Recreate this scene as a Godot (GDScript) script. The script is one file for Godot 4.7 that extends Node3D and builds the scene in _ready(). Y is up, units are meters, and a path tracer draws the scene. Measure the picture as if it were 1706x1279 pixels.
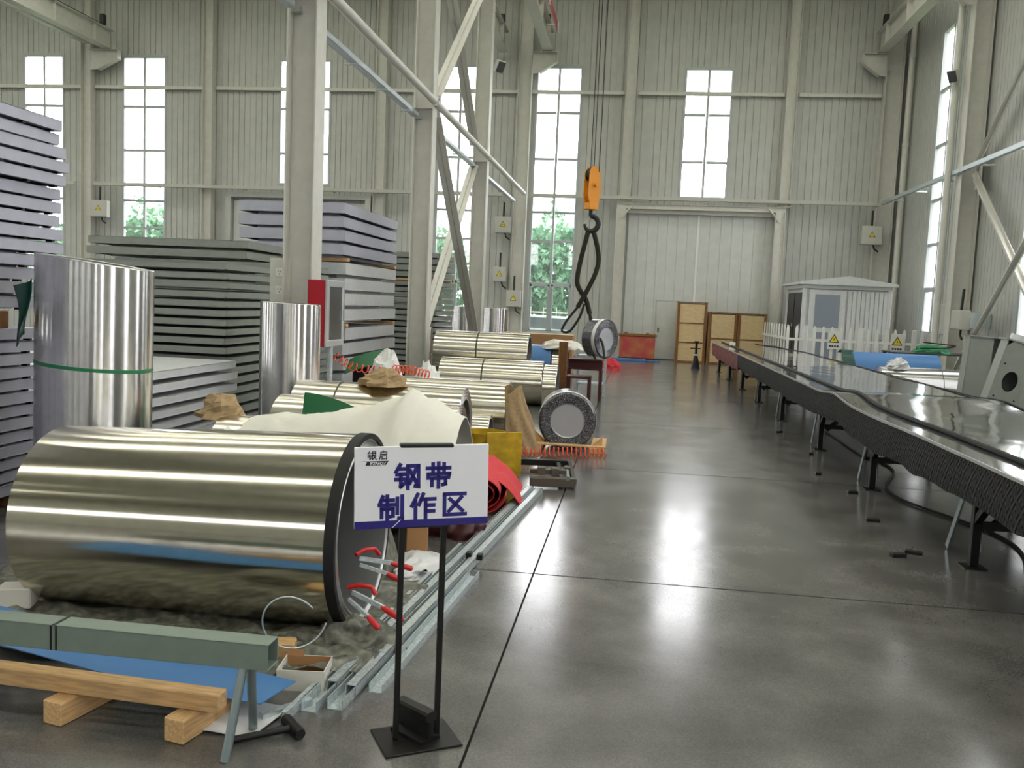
extends Node3D
# A tall sheet-metal workshop: steel coils, stacked panel trays, a long sheet-metal bench, daylight from tall windows.

const WZ := -28.6      # inner face of the back wall
const RX := 7.6        # inner face of the right wall
const LX := -30.0      # inner face of the left wall
const FZ := 16.0       # inner face of the wall behind the camera
const ROOF := 12.0
var M := {}
var taken := {}
var meshes := {}

func _ready():
	make_camera_and_light()
	make_materials()
	make_shell()
	make_outside()
	make_steelwork()
	make_wall_fittings()
	make_coils()
	make_stacks()
	make_bench()
	make_back_area()
	make_hoist()
	make_left_clutter()
	make_front_clutter()
	make_sign()

func make_camera_and_light():
	var cam := Camera3D.new()
	cam.name = "camera"
	cam.position = Vector3(0, 1.6, 0)
	cam.rotation_degrees = Vector3(-5.206, 7.516, 2.425)
	cam.fov = 46.19
	cam.near = 0.05
	cam.far = 200.0
	add_child(cam)
	cam.current = true
	var env := Environment.new()
	var sky := Sky.new()
	var sm := ProceduralSkyMaterial.new()      # bright white overcast
	sm.sky_top_color = Color(0.985, 0.985, 1.0)
	sm.sky_horizon_color = Color(0.99, 0.99, 1.0)
	sm.ground_bottom_color = Color(0.35, 0.36, 0.32)
	sm.ground_horizon_color = Color(0.55, 0.57, 0.52)
	sm.sky_energy_multiplier = 1.0
	sky.sky_material = sm
	env.background_mode = Environment.BG_SKY
	env.sky = sky
	env.background_energy_multiplier = 5.0
	env.tonemap_mode = Environment.TONE_MAPPER_LINEAR
	env.tonemap_exposure = 2.0
	env.sdfgi_enabled = true
	env.ssao_enabled = true
	env.ssil_enabled = true
	var we := WorldEnvironment.new()
	we.name = "daylight"
	we.environment = env
	add_child(we)

# ---------------------------------------------------------------- naming
func numbered(called: String) -> String:
	if not taken.has(called):
		taken[called] = 0
		return called
	taken[called] += 1
	return "%s_%03d" % [called, taken[called]]

func part_name(parent: Node, called: String) -> String:
	var key := str(parent.get_instance_id()) + "/" + called
	if not taken.has(key):
		taken[key] = 0
		return called
	taken[key] += 1
	return "%s_%03d" % [called, taken[key]]

func tag(o: Node, label: String, category: String, group := ""):
	o.set_meta("label", label)
	o.set_meta("category", category)
	if group != "":
		o.set_meta("group", group)
	return o

func thing(called: String, label: String, category: String, at := Vector3.ZERO, turn := 0.0, group := "") -> Node3D:
	var o := Node3D.new()
	o.name = numbered(called)
	add_child(o)
	o.position = at
	o.rotation.y = turn
	tag(o, label, category, group)
	return o

func new_st() -> SurfaceTool:
	var st := SurfaceTool.new()
	st.begin(Mesh.PRIMITIVE_TRIANGLES)
	return st

func put(called: String, mesh: Mesh, mat: Material, parent: Node = null) -> MeshInstance3D:
	var o := MeshInstance3D.new()
	o.mesh = mesh
	o.material_override = mat
	if parent == null:
		o.name = numbered(called)
		add_child(o)
	else:
		o.name = part_name(parent, called)
		parent.add_child(o)
	return o

func obj(called: String, st: SurfaceTool, mat: Material, parent: Node = null) -> MeshInstance3D:
	return put(called, st.commit(), mat, parent)

func box_part(called: String, c: Vector3, s: Vector3, mat: Material, parent: Node = null, ch := 0.0) -> MeshInstance3D:
	# boxes of one size share a mesh
	var key := "box%s%s" % [s.snappedf(0.0001), ch]
	if not meshes.has(key):
		var st := new_st()
		bx(st, Vector3.ZERO, s, Basis.IDENTITY, ch)
		meshes[key] = st.commit()
	var o := put(called, meshes[key], mat, parent)
	o.position = c
	return o

func structure(o: Node):
	o.set_meta("kind", "structure")
	return o

func copy_thing(root: Node3D, at: Vector3, turn: float, label: String) -> Node3D:
	var r: Node3D = root.duplicate()
	r.name = numbered(String(root.name).rstrip("0123456789").trim_suffix("_"))
	add_child(r)
	r.position = at
	r.rotation.y = turn
	r.set_meta("label", label)
	return r

# ---------------------------------------------------------------- shapes
func tri_n(st: SurfaceTool, a: Vector3, b: Vector3, c: Vector3, n: Vector3):
	if (c - a).cross(b - a).dot(n) < 0.0:
		var t := b
		b = c
		c = t
	for v in [a, b, c]:
		st.set_normal(n)
		st.add_vertex(v)

func quad_n(st: SurfaceTool, a: Vector3, b: Vector3, c: Vector3, d: Vector3, n: Vector3):
	tri_n(st, a, b, c, n)
	tri_n(st, a, c, d, n)

func quad_out(st: SurfaceTool, a: Vector3, b: Vector3, c: Vector3, d: Vector3, centre: Vector3):
	var n := (c - a).cross(b - d)
	if n.length_squared() < 1e-14:
		return
	n = n.normalized()
	if n.dot((a + b + c + d) * 0.25 - centre) < 0.0:
		n = -n
	quad_n(st, a, b, c, d, n)

func bx(st: SurfaceTool, c: Vector3, s: Vector3, b := Basis.IDENTITY, ch := 0.0):
	var h := s * 0.5
	ch = minf(ch, minf(h.x, minf(h.y, h.z)) * 0.9)
	var ax := [b.x, b.y, b.z]
	var hh := [h.x, h.y, h.z]
	for i in 3:
		var j := (i + 1) % 3
		var k := (i + 2) % 3
		for sg in [-1.0, 1.0]:
			var o: Vector3 = c + ax[i] * hh[i] * sg
			var u: Vector3 = ax[j] * (hh[j] - ch)
			var v: Vector3 = ax[k] * (hh[k] - ch)
			quad_n(st, o - u - v, o + u - v, o + u + v, o - u + v, ax[i] * sg)
	if ch <= 0.0:
		return
	for i in 3:
		var j := (i + 1) % 3
		var k := (i + 2) % 3
		for sj in [-1.0, 1.0]:
			for sk in [-1.0, 1.0]:
				var l: Vector3 = ax[i] * (hh[i] - ch)
				var p: Vector3 = c + ax[j] * hh[j] * sj + ax[k] * (hh[k] - ch) * sk
				var q: Vector3 = c + ax[j] * (hh[j] - ch) * sj + ax[k] * hh[k] * sk
				quad_n(st, p - l, p + l, q + l, q - l, (ax[j] * sj + ax[k] * sk).normalized())
	for sx in [-1.0, 1.0]:
		for sy in [-1.0, 1.0]:
			for sz in [-1.0, 1.0]:
				var x: Vector3 = ax[0] * sx
				var y: Vector3 = ax[1] * sy
				var z: Vector3 = ax[2] * sz
				tri_n(st, c + x * h.x + y * (h.y - ch) + z * (h.z - ch), c + x * (h.x - ch) + y * h.y + z * (h.z - ch), c + x * (h.x - ch) + y * (h.y - ch) + z * h.z, (x + y + z).normalized())

func bar(st: SurfaceTool, a: Vector3, b: Vector3, w: float, h: float, up := Vector3.UP, ch := 0.0):
	# square bar from a to b, w across, h along "up"
	var z := (b - a).normalized()
	var x := up.cross(z)
	if x.length() < 0.01:
		x = Vector3.RIGHT.cross(z)
	x = x.normalized()
	var y := z.cross(x)
	bx(st, (a + b) * 0.5, Vector3(w, h, (b - a).length()), Basis(x, y, z), ch)

func tube(st: SurfaceTool, pts: Array, r, n := 8, caps := true):
	var m := pts.size()
	var rings := []
	var prev := Vector3.ZERO
	var tan := []
	for i in m:
		var t: Vector3 = (pts[mini(i + 1, m - 1)] - pts[maxi(i - 1, 0)]).normalized()
		tan.append(t)
		if i == 0:
			prev = t.cross(Vector3.UP)
			if prev.length() < 0.05:
				prev = t.cross(Vector3.RIGHT)
			prev = prev.normalized()
		else:
			prev = (prev - t * prev.dot(t)).normalized()
		var bi := t.cross(prev)
		var rr: float = r[i] if r is Array else r
		var ring := []
		for k in n:
			var a := TAU * k / n
			var nn := prev * cos(a) + bi * sin(a)
			ring.append([pts[i] + nn * rr, nn])
		rings.append(ring)
	for i in m - 1:
		for k in n:
			var A: Array = rings[i][k]
			var B: Array = rings[i][(k + 1) % n]
			var C: Array = rings[i + 1][(k + 1) % n]
			var D: Array = rings[i + 1][k]
			var order := [A, B, C, A, C, D]
			if (C[0] - A[0]).cross(B[0] - A[0]).dot(A[1]) < 0.0:
				order = [A, C, B, A, D, C]
			for v in order:
				st.set_normal(v[1])
				st.add_vertex(v[0])
	if caps:
		for e in [0, m - 1]:
			var nn: Vector3 = -tan[0] if e == 0 else tan[m - 1]
			for k in range(1, n - 1):
				tri_n(st, rings[e][0][0], rings[e][k][0], rings[e][k + 1][0], nn)

func lathe(st: SurfaceTool, prof: Array, n: int, xf := Transform3D.IDENTITY, skew := Vector2.ZERO):
	# prof: Vector2(radius, height) round the local y axis; skew tilts the heights (a telescoped coil)
	for s in prof.size() - 1:
		var p: Vector2 = prof[s]
		var q: Vector2 = prof[s + 1]
		var d := (q - p)
		if d.length() < 1e-7:
			continue
		var nr := Vector2(d.y, -d.x).normalized()
		for k in n:
			var a0 := TAU * k / n
			var a1 := TAU * (k + 1) / n
			var v := []
			for e in [[p, a0, 0.0], [p, a1, 0.0], [q, a1, 1.0], [q, a0, 1.0]]:
				var pr: Vector2 = e[0]
				var ca := cos(e[1])
				var sa := sin(e[1])
				var pos := Vector3(pr.x * ca, pr.y, pr.x * sa)
				if pr.y > 0.001:
					pos.y += (skew.x * pos.x + skew.y * pos.z)
				var uu := float(k + (1 if e[1] == a1 else 0)) / n
				v.append([xf * pos, (xf.basis * Vector3(nr.x * ca, nr.y, nr.x * sa)).normalized(), Vector2(uu, float(s) + e[2])])
			var order := [0, 1, 2, 0, 2, 3]
			var f: Vector3 = (v[2][0] - v[0][0]).cross(v[1][0] - v[3][0])
			if f.dot(v[0][1] + v[2][1]) < 0.0:
				order = [0, 2, 1, 0, 3, 2]
			for i in order:
				st.set_normal(v[i][1])
				st.set_uv(v[i][2])
				st.add_vertex(v[i][0])

func extr(st: SurfaceTool, poly: Array, depth: float, xf := Transform3D.IDENTITY):
	# polygon in local xy, from z = 0 to z = depth
	var p := PackedVector2Array(poly)
	if Geometry2D.is_polygon_clockwise(p):
		p.reverse()
	var idx := Geometry2D.triangulate_polygon(p)
	for i in range(0, idx.size(), 3):
		for e in [[0.0, -1.0], [depth, 1.0]]:
			var t := []
			for j in 3:
				t.append(xf * Vector3(p[idx[i + j]].x, p[idx[i + j]].y, e[0]))
			tri_n(st, t[0], t[1], t[2], xf.basis.z.normalized() * e[1] * signf(depth))
	for i in p.size():
		var a := p[i]
		var b := p[(i + 1) % p.size()]
		var d := b - a
		var n := (xf.basis * Vector3(d.y, -d.x, 0)).normalized()
		quad_n(st, xf * Vector3(a.x, a.y, 0), xf * Vector3(b.x, b.y, 0), xf * Vector3(b.x, b.y, depth), xf * Vector3(a.x, a.y, depth), n)

func grid_sheet(st: SurfaceTool, nu: int, nv: int, f: Callable, thick := 0.004):
	# f(u, v) -> Vector3 for u, v in 0..1; a closed thin sheet with smooth normals
	var P := []
	var N := []
	for j in nv + 1:
		for i in nu + 1:
			P.append(f.call(float(i) / nu, float(j) / nv))
	for j in nv + 1:
		for i in nu + 1:
			var du: Vector3 = P[j * (nu + 1) + mini(i + 1, nu)] - P[j * (nu + 1) + maxi(i - 1, 0)]
			var dv: Vector3 = P[mini(j + 1, nv) * (nu + 1) + i] - P[maxi(j - 1, 0) * (nu + 1) + i]
			N.append(dv.cross(du).normalized())
	for side in [1.0, -1.0]:
		for j in nv:
			for i in nu:
				var a := j * (nu + 1) + i
				var b := a + 1
				var c := a + nu + 2
				var d := a + nu + 1
				var o := [a, b, c, a, c, d]
				var fa: Vector3 = (P[c] - P[a]).cross(P[b] - P[d])
				if fa.dot(N[a]) * side < 0.0:
					o = [a, c, b, a, d, c]
				for k in o:
					st.set_normal(N[k] * side)
					st.add_vertex(P[k] + (Vector3.ZERO if side > 0 else -N[k] * thick))
	var border := []
	for i in nu:
		border.append([i, i + 1])
		border.append([nv * (nu + 1) + i, nv * (nu + 1) + i + 1])
	for j in nv:
		border.append([j * (nu + 1), (j + 1) * (nu + 1)])
		border.append([j * (nu + 1) + nu, (j + 1) * (nu + 1) + nu])
	var mid: Vector3 = P[(nv / 2) * (nu + 1) + nu / 2]
	for e in border:
		quad_out(st, P[e[0]], P[e[1]], P[e[1]] - N[e[1]] * thick, P[e[0]] - N[e[0]] * thick, mid)

func lump(st: SurfaceTool, size: Vector3, sd: int, rough := 0.25, freq := 2.2, n := 28, xf := Transform3D.IDENTITY):
	# a crumpled heap: a dome on y = 0 whose surface is folded by ridged noise
	var fn := FastNoiseLite.new()
	fn.seed = sd
	fn.noise_type = FastNoiseLite.TYPE_SIMPLEX
	fn.fractal_type = FastNoiseLite.FRACTAL_RIDGED
	fn.fractal_octaves = 2
	fn.fractal_gain = 0.3
	fn.frequency = freq * 0.45
	rough *= 0.55
	var f := func(u: float, v: float) -> Vector3:
		var a := u * TAU
		var e := (1.0 - v) * PI * 0.5
		var d := Vector3(cos(a) * cos(e), sin(e), sin(a) * cos(e))
		var k := 1.0 + rough * fn.get_noise_3dv(d + Vector3(sd, 0, 0))
		var p := d * k
		var sq := 0.8 + 0.2 * maxf(absf(cos(a)), absf(sin(a)))
		return Vector3(p.x * size.x * 0.5 * sq, maxf(p.y, 0.0) * size.y, p.z * size.z * 0.5 * sq)
	var P := []
	var nv := n / 2
	for j in nv + 1:
		for i in n:
			P.append(xf * (f.call(float(i) / n, float(j) / nv) as Vector3))
	var N := []
	for j in nv + 1:
		for i in n:
			var du: Vector3 = P[j * n + (i + 1) % n] - P[j * n + (i + n - 1) % n]
			var dv: Vector3 = P[mini(j + 1, nv) * n + i] - P[maxi(j - 1, 0) * n + i]
			var nn := du.cross(dv)
			if nn.length() < 1e-9:
				nn = xf.basis.y
			nn = nn.normalized()
			if nn.dot(P[j * n + i] - xf.origin) < 0.0 and j > 0:
				nn = -nn
			N.append(nn)
	var flat := n <= 24      # stiff crumples are faceted
	for j in nv:
		for i in n:
			var a := j * n + i
			var b := j * n + (i + 1) % n
			var c := (j + 1) * n + (i + 1) % n
			var d := (j + 1) * n + i
			var o := [a, b, c, a, c, d]
			var fa: Vector3 = (P[c] - P[a]).cross(P[b] - P[d])
			if fa.dot(N[c]) < 0.0:
				o = [a, c, b, a, d, c]
			if flat:
				for q in [[o[0], o[1], o[2]], [o[3], o[4], o[5]]]:
					var fn2: Vector3 = (P[q[2]] - P[q[0]]).cross(P[q[1]] - P[q[0]])
					if fn2.length() > 1e-10:
						tri_n(st, P[q[0]], P[q[1]], P[q[2]], fn2.normalized())
				continue
			for k in o:
				st.set_normal(N[k])
				st.add_vertex(P[k])
	for i in range(1, n - 1):
		tri_n(st, P[nv * n], P[nv * n + i], P[nv * n + i + 1], -xf.basis.y)

func helix(st: SurfaceTool, path: Array, r: float, turns: float, wire: float):
	var cur := Curve3D.new()
	for p in path:
		cur.add_point(p)
	var L := cur.get_baked_length()
	var pts := []
	var n := int(turns * 10)
	for i in n + 1:
		var s := L * i / n
		var p := cur.sample_baked(s)
		var t := (cur.sample_baked(minf(s + 0.02, L)) - cur.sample_baked(maxf(s - 0.02, 0.0))).normalized()
		var x := t.cross(Vector3.UP).normalized()
		var y := x.cross(t)
		var a := TAU * turns * i / n
		pts.append(p + (x * cos(a) + y * sin(a)) * r)
	tube(st, pts, wire, 5)

func i_beam(st: SurfaceTool, a: Vector3, b: Vector3, h: float, w: float, t := 0.02, up := Vector3.UP):
	var z := (b - a).normalized()
	var x := up.cross(z).normalized()
	var y := z.cross(x)
	var B := Basis(x, y, z)
	var c := (a + b) * 0.5
	var L := (b - a).length()
	bx(st, c + y * (h - t) * 0.5, Vector3(w, t, L), B)
	bx(st, c - y * (h - t) * 0.5, Vector3(w, t, L), B)
	bx(st, c, Vector3(t * 0.7, h - 2 * t, L), B)

func u_channel(st: SurfaceTool, a: Vector3, b: Vector3, w: float, h: float, t := 0.004):
	var z := (b - a).normalized()
	var x := Vector3.UP.cross(z).normalized()
	var B := Basis(x, z.cross(x), z)
	var c := (a + b) * 0.5
	var L := (b - a).length()
	bx(st, c + B.y * t * 0.5, Vector3(w, t, L), B)
	for s in [-1.0, 1.0]:
		bx(st, c + B.x * s * (w - t) * 0.5 + B.y * h * 0.5, Vector3(t, h, L), B)

# ---------------------------------------------------------------- materials
func noise_image(n: int, sd: int, freq: float, oct: int, fn: Callable) -> ImageTexture:
	var nz := FastNoiseLite.new()
	nz.seed = sd
	nz.frequency = freq
	nz.fractal_octaves = oct
	nz.noise_type = FastNoiseLite.TYPE_SIMPLEX_SMOOTH
	var src := nz.get_seamless_image(n, n)
	var im := Image.create(n, n, true, Image.FORMAT_RGB8)
	var rng := RandomNumberGenerator.new()
	rng.seed = sd
	for y in n:
		for x in n:
			im.set_pixel(x, y, fn.call(src.get_pixel(x, y).r, x, y, rng))
	im.generate_mipmaps()
	return ImageTexture.create_from_image(im)

func mat(col: Color, rough := 0.6, metal := 0.0) -> StandardMaterial3D:
	var m := StandardMaterial3D.new()
	m.albedo_color = col
	m.roughness = rough
	m.metallic = metal
	return m

func tex_mat(tex: Texture2D, scale: float, rough := 0.6, metal := 0.0, tint := Color.WHITE) -> StandardMaterial3D:
	var m := mat(tint, rough, metal)
	m.albedo_texture = tex
	m.uv1_triplanar = true
	m.uv1_world_triplanar = true
	m.uv1_scale = Vector3.ONE * scale
	return m

func make_materials():
	# concrete: grey ground aggregate, mottled patches
	var conc := noise_image(1024, 11, 0.006, 5, func(v: float, _x: int, _y: int, rng: RandomNumberGenerator) -> Color:
		var k := 0.80 + 0.34 * (v - 0.5) + rng.randf_range(-0.09, 0.09)
		return Color(0.46 * k, 0.453 * k, 0.44 * k))
	M.floor = tex_mat(conc, 0.23, 1.0)
	var fr := noise_image(512, 17, 0.008, 4, func(v: float, _x: int, _y: int, _r: RandomNumberGenerator) -> Color:
		var k := clampf(0.15 + 0.07 * v, 0.0, 1.0)
		return Color(k, k, k))
	M.floor.roughness_texture = fr
	M.floor.metallic_specular = 0.62
	M.joint = mat(Color(0.05, 0.05, 0.05), 0.9)
	# painted sheet metal with a faint grime mottling
	var sheet := noise_image(512, 23, 0.01, 4, func(v: float, _x: int, _y: int, _r: RandomNumberGenerator) -> Color:
		var k := 0.97 + 0.05 * (v - 0.5)
		return Color(k, k, k))
	M.wall = tex_mat(sheet, 0.4, 0.5, 0.0, Color(0.72, 0.725, 0.70))
	M.wall.metallic_specular = 0.4
	M.wall_b = tex_mat(sheet, 0.5, 0.5, 0.0, Color(0.70, 0.705, 0.68))
	M.roof = mat(Color(0.74, 0.74, 0.71), 0.7)
	M.paint = tex_mat(sheet, 0.9, 0.45, 0.0, Color(0.80, 0.795, 0.76))
	M.door = tex_mat(sheet, 0.5, 0.4, 0.0, Color(0.78, 0.79, 0.77))
	M.kiosk = tex_mat(sheet, 1.2, 0.4, 0.0, Color(0.84, 0.85, 0.85))
	M.frame_white = mat(Color(0.66, 0.68, 0.68), 0.4)
	M.bore = mat(Color(0.50, 0.50, 0.50), 0.45, 0.6)
	M.rust = mat(Color(0.36, 0.33, 0.29), 0.55, 0.3)
	M.strip_white = mat(Color(0.85, 0.86, 0.85), 0.4)
	M.plastic_white = mat(Color(0.88, 0.88, 0.86), 0.45)
	M.ebox = mat(Color(0.70, 0.70, 0.66), 0.45)
	M.socket = mat(Color(0.85, 0.85, 0.82), 0.5)
	M.yellow_label = mat(Color(0.90, 0.80, 0.10), 0.5)
	M.black = mat(Color(0.05, 0.05, 0.05), 0.5)
	M.black_steel = mat(Color(0.10, 0.095, 0.09), 0.45, 0.4)
	M.rubber = mat(Color(0.045, 0.045, 0.045), 0.7)
	var glass := mat(Color(0.85, 0.95, 0.92, 0.06), 0.02)
	glass.transparency = BaseMaterial3D.TRANSPARENCY_ALPHA
	M.glass = glass
	var frp := mat(Color(0.97, 0.98, 0.84, 0.30), 0.3)
	frp.transparency = BaseMaterial3D.TRANSPARENCY_ALPHA
	frp.backlight_enabled = true
	frp.backlight = Color(0.95, 0.95, 0.72)
	M.frp = frp
	# steel
	var brushed := noise_image(256, 5, 0.02, 3, func(v: float, _x: int, _y: int, rng: RandomNumberGenerator) -> Color:
		var k := 0.95 + 0.05 * (v - 0.5) + rng.randf_range(-0.015, 0.015)
		return Color(k, k, k))
	for d in [["coil", Color(0.90, 0.875, 0.80), 0.155], ["coil_soft", Color(0.90, 0.875, 0.81), 0.23], ["coil_bright", Color(0.86, 0.855, 0.85), 0.21]]:  # yellowish tone of the lying coils: skylight tint put into the steel colour
		var m := mat(d[1], d[2], 1.0)
		m.anisotropy_enabled = true
		m.anisotropy = -0.95
		m.albedo_texture = brushed
		m.uv1_scale = Vector3(7, 3, 1)
		M[d[0]] = m
	M.coil_edge = tex_mat(brushed, 6.0, 0.35, 1.0, Color(0.78, 0.78, 0.77))
	M.coil_dark = mat(Color(0.30, 0.30, 0.30), 0.35, 0.9)
	M.galv = tex_mat(noise_image(256, 31, 0.05, 3, func(v: float, _x: int, _y: int, _r: RandomNumberGenerator) -> Color:
		var k := 0.90 + 0.25 * (v - 0.5)
		return Color(0.84 * k, 0.88 * k, 0.89 * k)), 3.0, 0.38, 0.55)
	M.mirror_sheet = tex_mat(sheet, 0.7, 0.07, 1.0, Color(0.86, 0.86, 0.88))
	M.tray_a = tex_mat(sheet, 1.0, 0.42, 0.25, Color(0.70, 0.70, 0.75))
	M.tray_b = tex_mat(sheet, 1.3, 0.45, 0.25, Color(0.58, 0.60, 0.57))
	M.tray_c = tex_mat(sheet, 1.1, 0.38, 0.3, Color(0.84, 0.845, 0.85))
	M.tray_dark = mat(Color(0.22, 0.22, 0.24), 0.5, 0.5)
	M.pipe = tex_mat(sheet, 5.0, 0.38, 0.7, Color(0.55, 0.60, 0.60))
	M.tube_green = tex_mat(sheet, 2.0, 0.5, 0.1, Color(0.47, 0.52, 0.48))
	# wood: grain streaks running along the piece come from stretched noise
	var wood := noise_image(256, 41, 0.03, 4, func(v: float, _x: int, _y: int, _r: RandomNumberGenerator) -> Color:
		var k := 0.93 + 0.22 * (v - 0.5)
		return Color(0.84 * k, 0.68 * k, 0.47 * k))
	M.wood = tex_mat(wood, 1.0, 0.7)
	M.wood.uv1_scale = Vector3(0.8, 7.0, 7.0)
	M.wood.uv1_world_triplanar = false
	M.wood_pale = tex_mat(wood, 1.0, 0.7, 0.0, Color(1.0, 1.0, 1.0))
	M.wood_pale.uv1_scale = Vector3(7.0, 7.0, 0.8)
	M.wood_pale.uv1_world_triplanar = false
	var ply := noise_image(256, 43, 0.03, 4, func(v: float, _x: int, _y: int, _r: RandomNumberGenerator) -> Color:
		var k := 0.96 + 0.14 * (v - 0.5)
		return Color(0.82 * k, 0.72 * k, 0.54 * k))
	M.plywood = tex_mat(ply, 0.9, 0.65)
	M.plywood.uv1_scale = Vector3(0.6, 3.5, 3.5)
	M.wood_dark = tex_mat(wood, 1.5, 0.7, 0.0, Color(0.62, 0.52, 0.42))
	M.cardboard = mat(Color(0.62, 0.46, 0.30), 0.85)
	M.card_white = mat(Color(0.80, 0.79, 0.75), 0.8)
	M.paper_bag = tex_mat(wood, 3.0, 0.85, 0.0, Color(0.80, 0.84, 0.90))
	# cloth and sheet goods
	M.cloth_white = mat(Color(0.86, 0.85, 0.80), 0.85)
	M.cloth_white.backlight_enabled = true
	M.cloth_white.backlight = Color(0.25, 0.25, 0.23)
	M.bag_white = mat(Color(0.88, 0.88, 0.87), 0.6)
	M.film_white = mat(Color(0.80, 0.80, 0.80), 0.4)
	M.tarp = tex_mat(noise_image(256, 51, 0.03, 4, func(v: float, _x: int, _y: int, _r: RandomNumberGenerator) -> Color:
		var k := 0.8 + 0.8 * (v - 0.5)
		return Color(0.50 * k, 0.50 * k, 0.45 * k)), 2.0, 0.5)
	M.green_sheet = mat(Color(0.06, 0.36, 0.20), 0.55)
	M.green_film = mat(Color(0.03, 0.24, 0.20), 0.35)
	M.strap = mat(Color(0.10, 0.45, 0.28), 0.45)
	M.strap_dark = mat(Color(0.20, 0.26, 0.16), 0.5)
	M.blue = mat(Color(0.24, 0.44, 0.65), 0.4)
	M.red = mat(Color(0.66, 0.07, 0.13), 0.4)
	M.red_cloth = tex_mat(sheet, 4.0, 0.9, 0.0, Color(0.80, 0.22, 0.25))
	M.red_brown = tex_mat(noise_image(256, 61, 0.02, 4, func(v: float, _x: int, _y: int, _r: RandomNumberGenerator) -> Color:
		var k := 0.8 + 0.7 * (v - 0.5)
		return Color(0.55 * k, 0.25 * k, 0.23 * k)), 1.1, 0.7)
	M.red_box = tex_mat(noise_image(256, 63, 0.012, 3, func(v: float, _x: int, _y: int, _r: RandomNumberGenerator) -> Color:
		return Color(0.66, 0.30 + 0.28 * (v - 0.4), 0.24)), 0.6, 0.6)
	M.maroon = mat(Color(0.24, 0.07, 0.08), 0.5)
	M.handle_red = mat(Color(0.72, 0.05, 0.06), 0.35)
	M.yellow = tex_mat(noise_image(256, 71, 0.02, 4, func(v: float, _x: int, _y: int, _r: RandomNumberGenerator) -> Color:
		var k := 0.9 + 0.35 * (v - 0.5)
		return Color(0.78 * k, 0.64 * k, 0.07 * k)), 1.5, 0.45)
	M.hook_yellow = mat(Color(0.86, 0.55, 0.06), 0.45)
	M.hose = mat(Color(0.90, 0.33, 0.16), 0.35)
	M.rope = tex_mat(noise_image(128, 81, 0.08, 3, func(v: float, _x: int, _y: int, _r: RandomNumberGenerator) -> Color:
		var k := 0.6 + 0.9 * (v - 0.5)
		return Color(0.22 * k, 0.20 * k, 0.12 * k)), 4.0, 0.9)
	M.cabinet_glass = mat(Color(0.30, 0.31, 0.33), 0.12, 0.1)
	M.kiosk_glass = mat(Color(0.55, 0.58, 0.63), 0.15, 0.1)
	M.alu = mat(Color(0.76, 0.77, 0.77), 0.35, 0.7)
	M.sign_white = mat(Color(0.90, 0.90, 0.91), 0.35)
	M.sign_blue = mat(Color(0.13, 0.10, 0.45), 0.4)
	M.sign_dark = mat(Color(0.06, 0.06, 0.14), 0.5)
	M.pink = mat(Color(0.78, 0.42, 0.44), 0.5)
	# plastic film wound round a coil: silvery with white creases
	M.film = tex_mat(noise_image(512, 91, 0.03, 5, func(v: float, x: int, y: int, rng: RandomNumberGenerator) -> Color:
		var w := absf(sin(x * 0.147 + v * 22.0) * sin((x + 2 * y) * 0.0614 + v * 15.0))
		var k := 0.17 + 0.8 * pow(w, 3.5) + rng.randf_range(0.0, 0.05)
		return Color(k, k, minf(k * 1.04, 1.0))), 1.3, 0.22, 0.35)
	M.film_core = mat(Color(0.70, 0.70, 0.72), 0.25, 0.4)
	# black quilt with a stamped diamond pattern
	var q := Image.create(256, 256, true, Image.FORMAT_RGB8)
	var qc := Image.create(256, 256, true, Image.FORMAT_RGB8)
	for y in 256:
		for x in 256:
			var a := fposmod(float(x + y) / 32.0, 1.0)
			var b := fposmod(float(x - y) / 32.0, 1.0)
			var h := minf(absf(a - 0.5), absf(b - 0.5)) * 2.0
			var ring := 0.5 + 0.5 * cos(h * TAU * 1.5)
			q.set_pixel(x, y, Color(ring, ring, ring))
			var k := 0.115 + 0.085 * ring
			qc.set_pixel(x, y, Color(k, k, k * 1.02))
	q.generate_mipmaps()
	qc.generate_mipmaps()
	M.quilt = tex_mat(ImageTexture.create_from_image(qc), 0.95, 0.8)
	M.quilt.heightmap_enabled = true
	M.quilt.heightmap_texture = ImageTexture.create_from_image(q)
	M.quilt.heightmap_scale = 2.0
	# outside
	M.grass = tex_mat(noise_image(256, 101, 0.03, 4, func(v: float, _x: int, _y: int, _r: RandomNumberGenerator) -> Color:
		var k := 0.7 + 0.8 * (v - 0.5)
		return Color(0.38 * k, 0.48 * k, 0.25 * k)), 0.3, 0.9)
	for d in [["leaf_a", Color(0.36, 0.52, 0.41)], ["leaf_b", Color(0.42, 0.56, 0.46)]]:
		var m := mat(d[1], 0.7)
		m.backlight_enabled = true
		m.backlight = Color(0.35, 0.45, 0.32)
		M[d[0]] = m
	M.bark = mat(Color(0.30, 0.26, 0.22), 0.9)
	M.car = mat(Color(0.78, 0.80, 0.82), 0.3)

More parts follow.
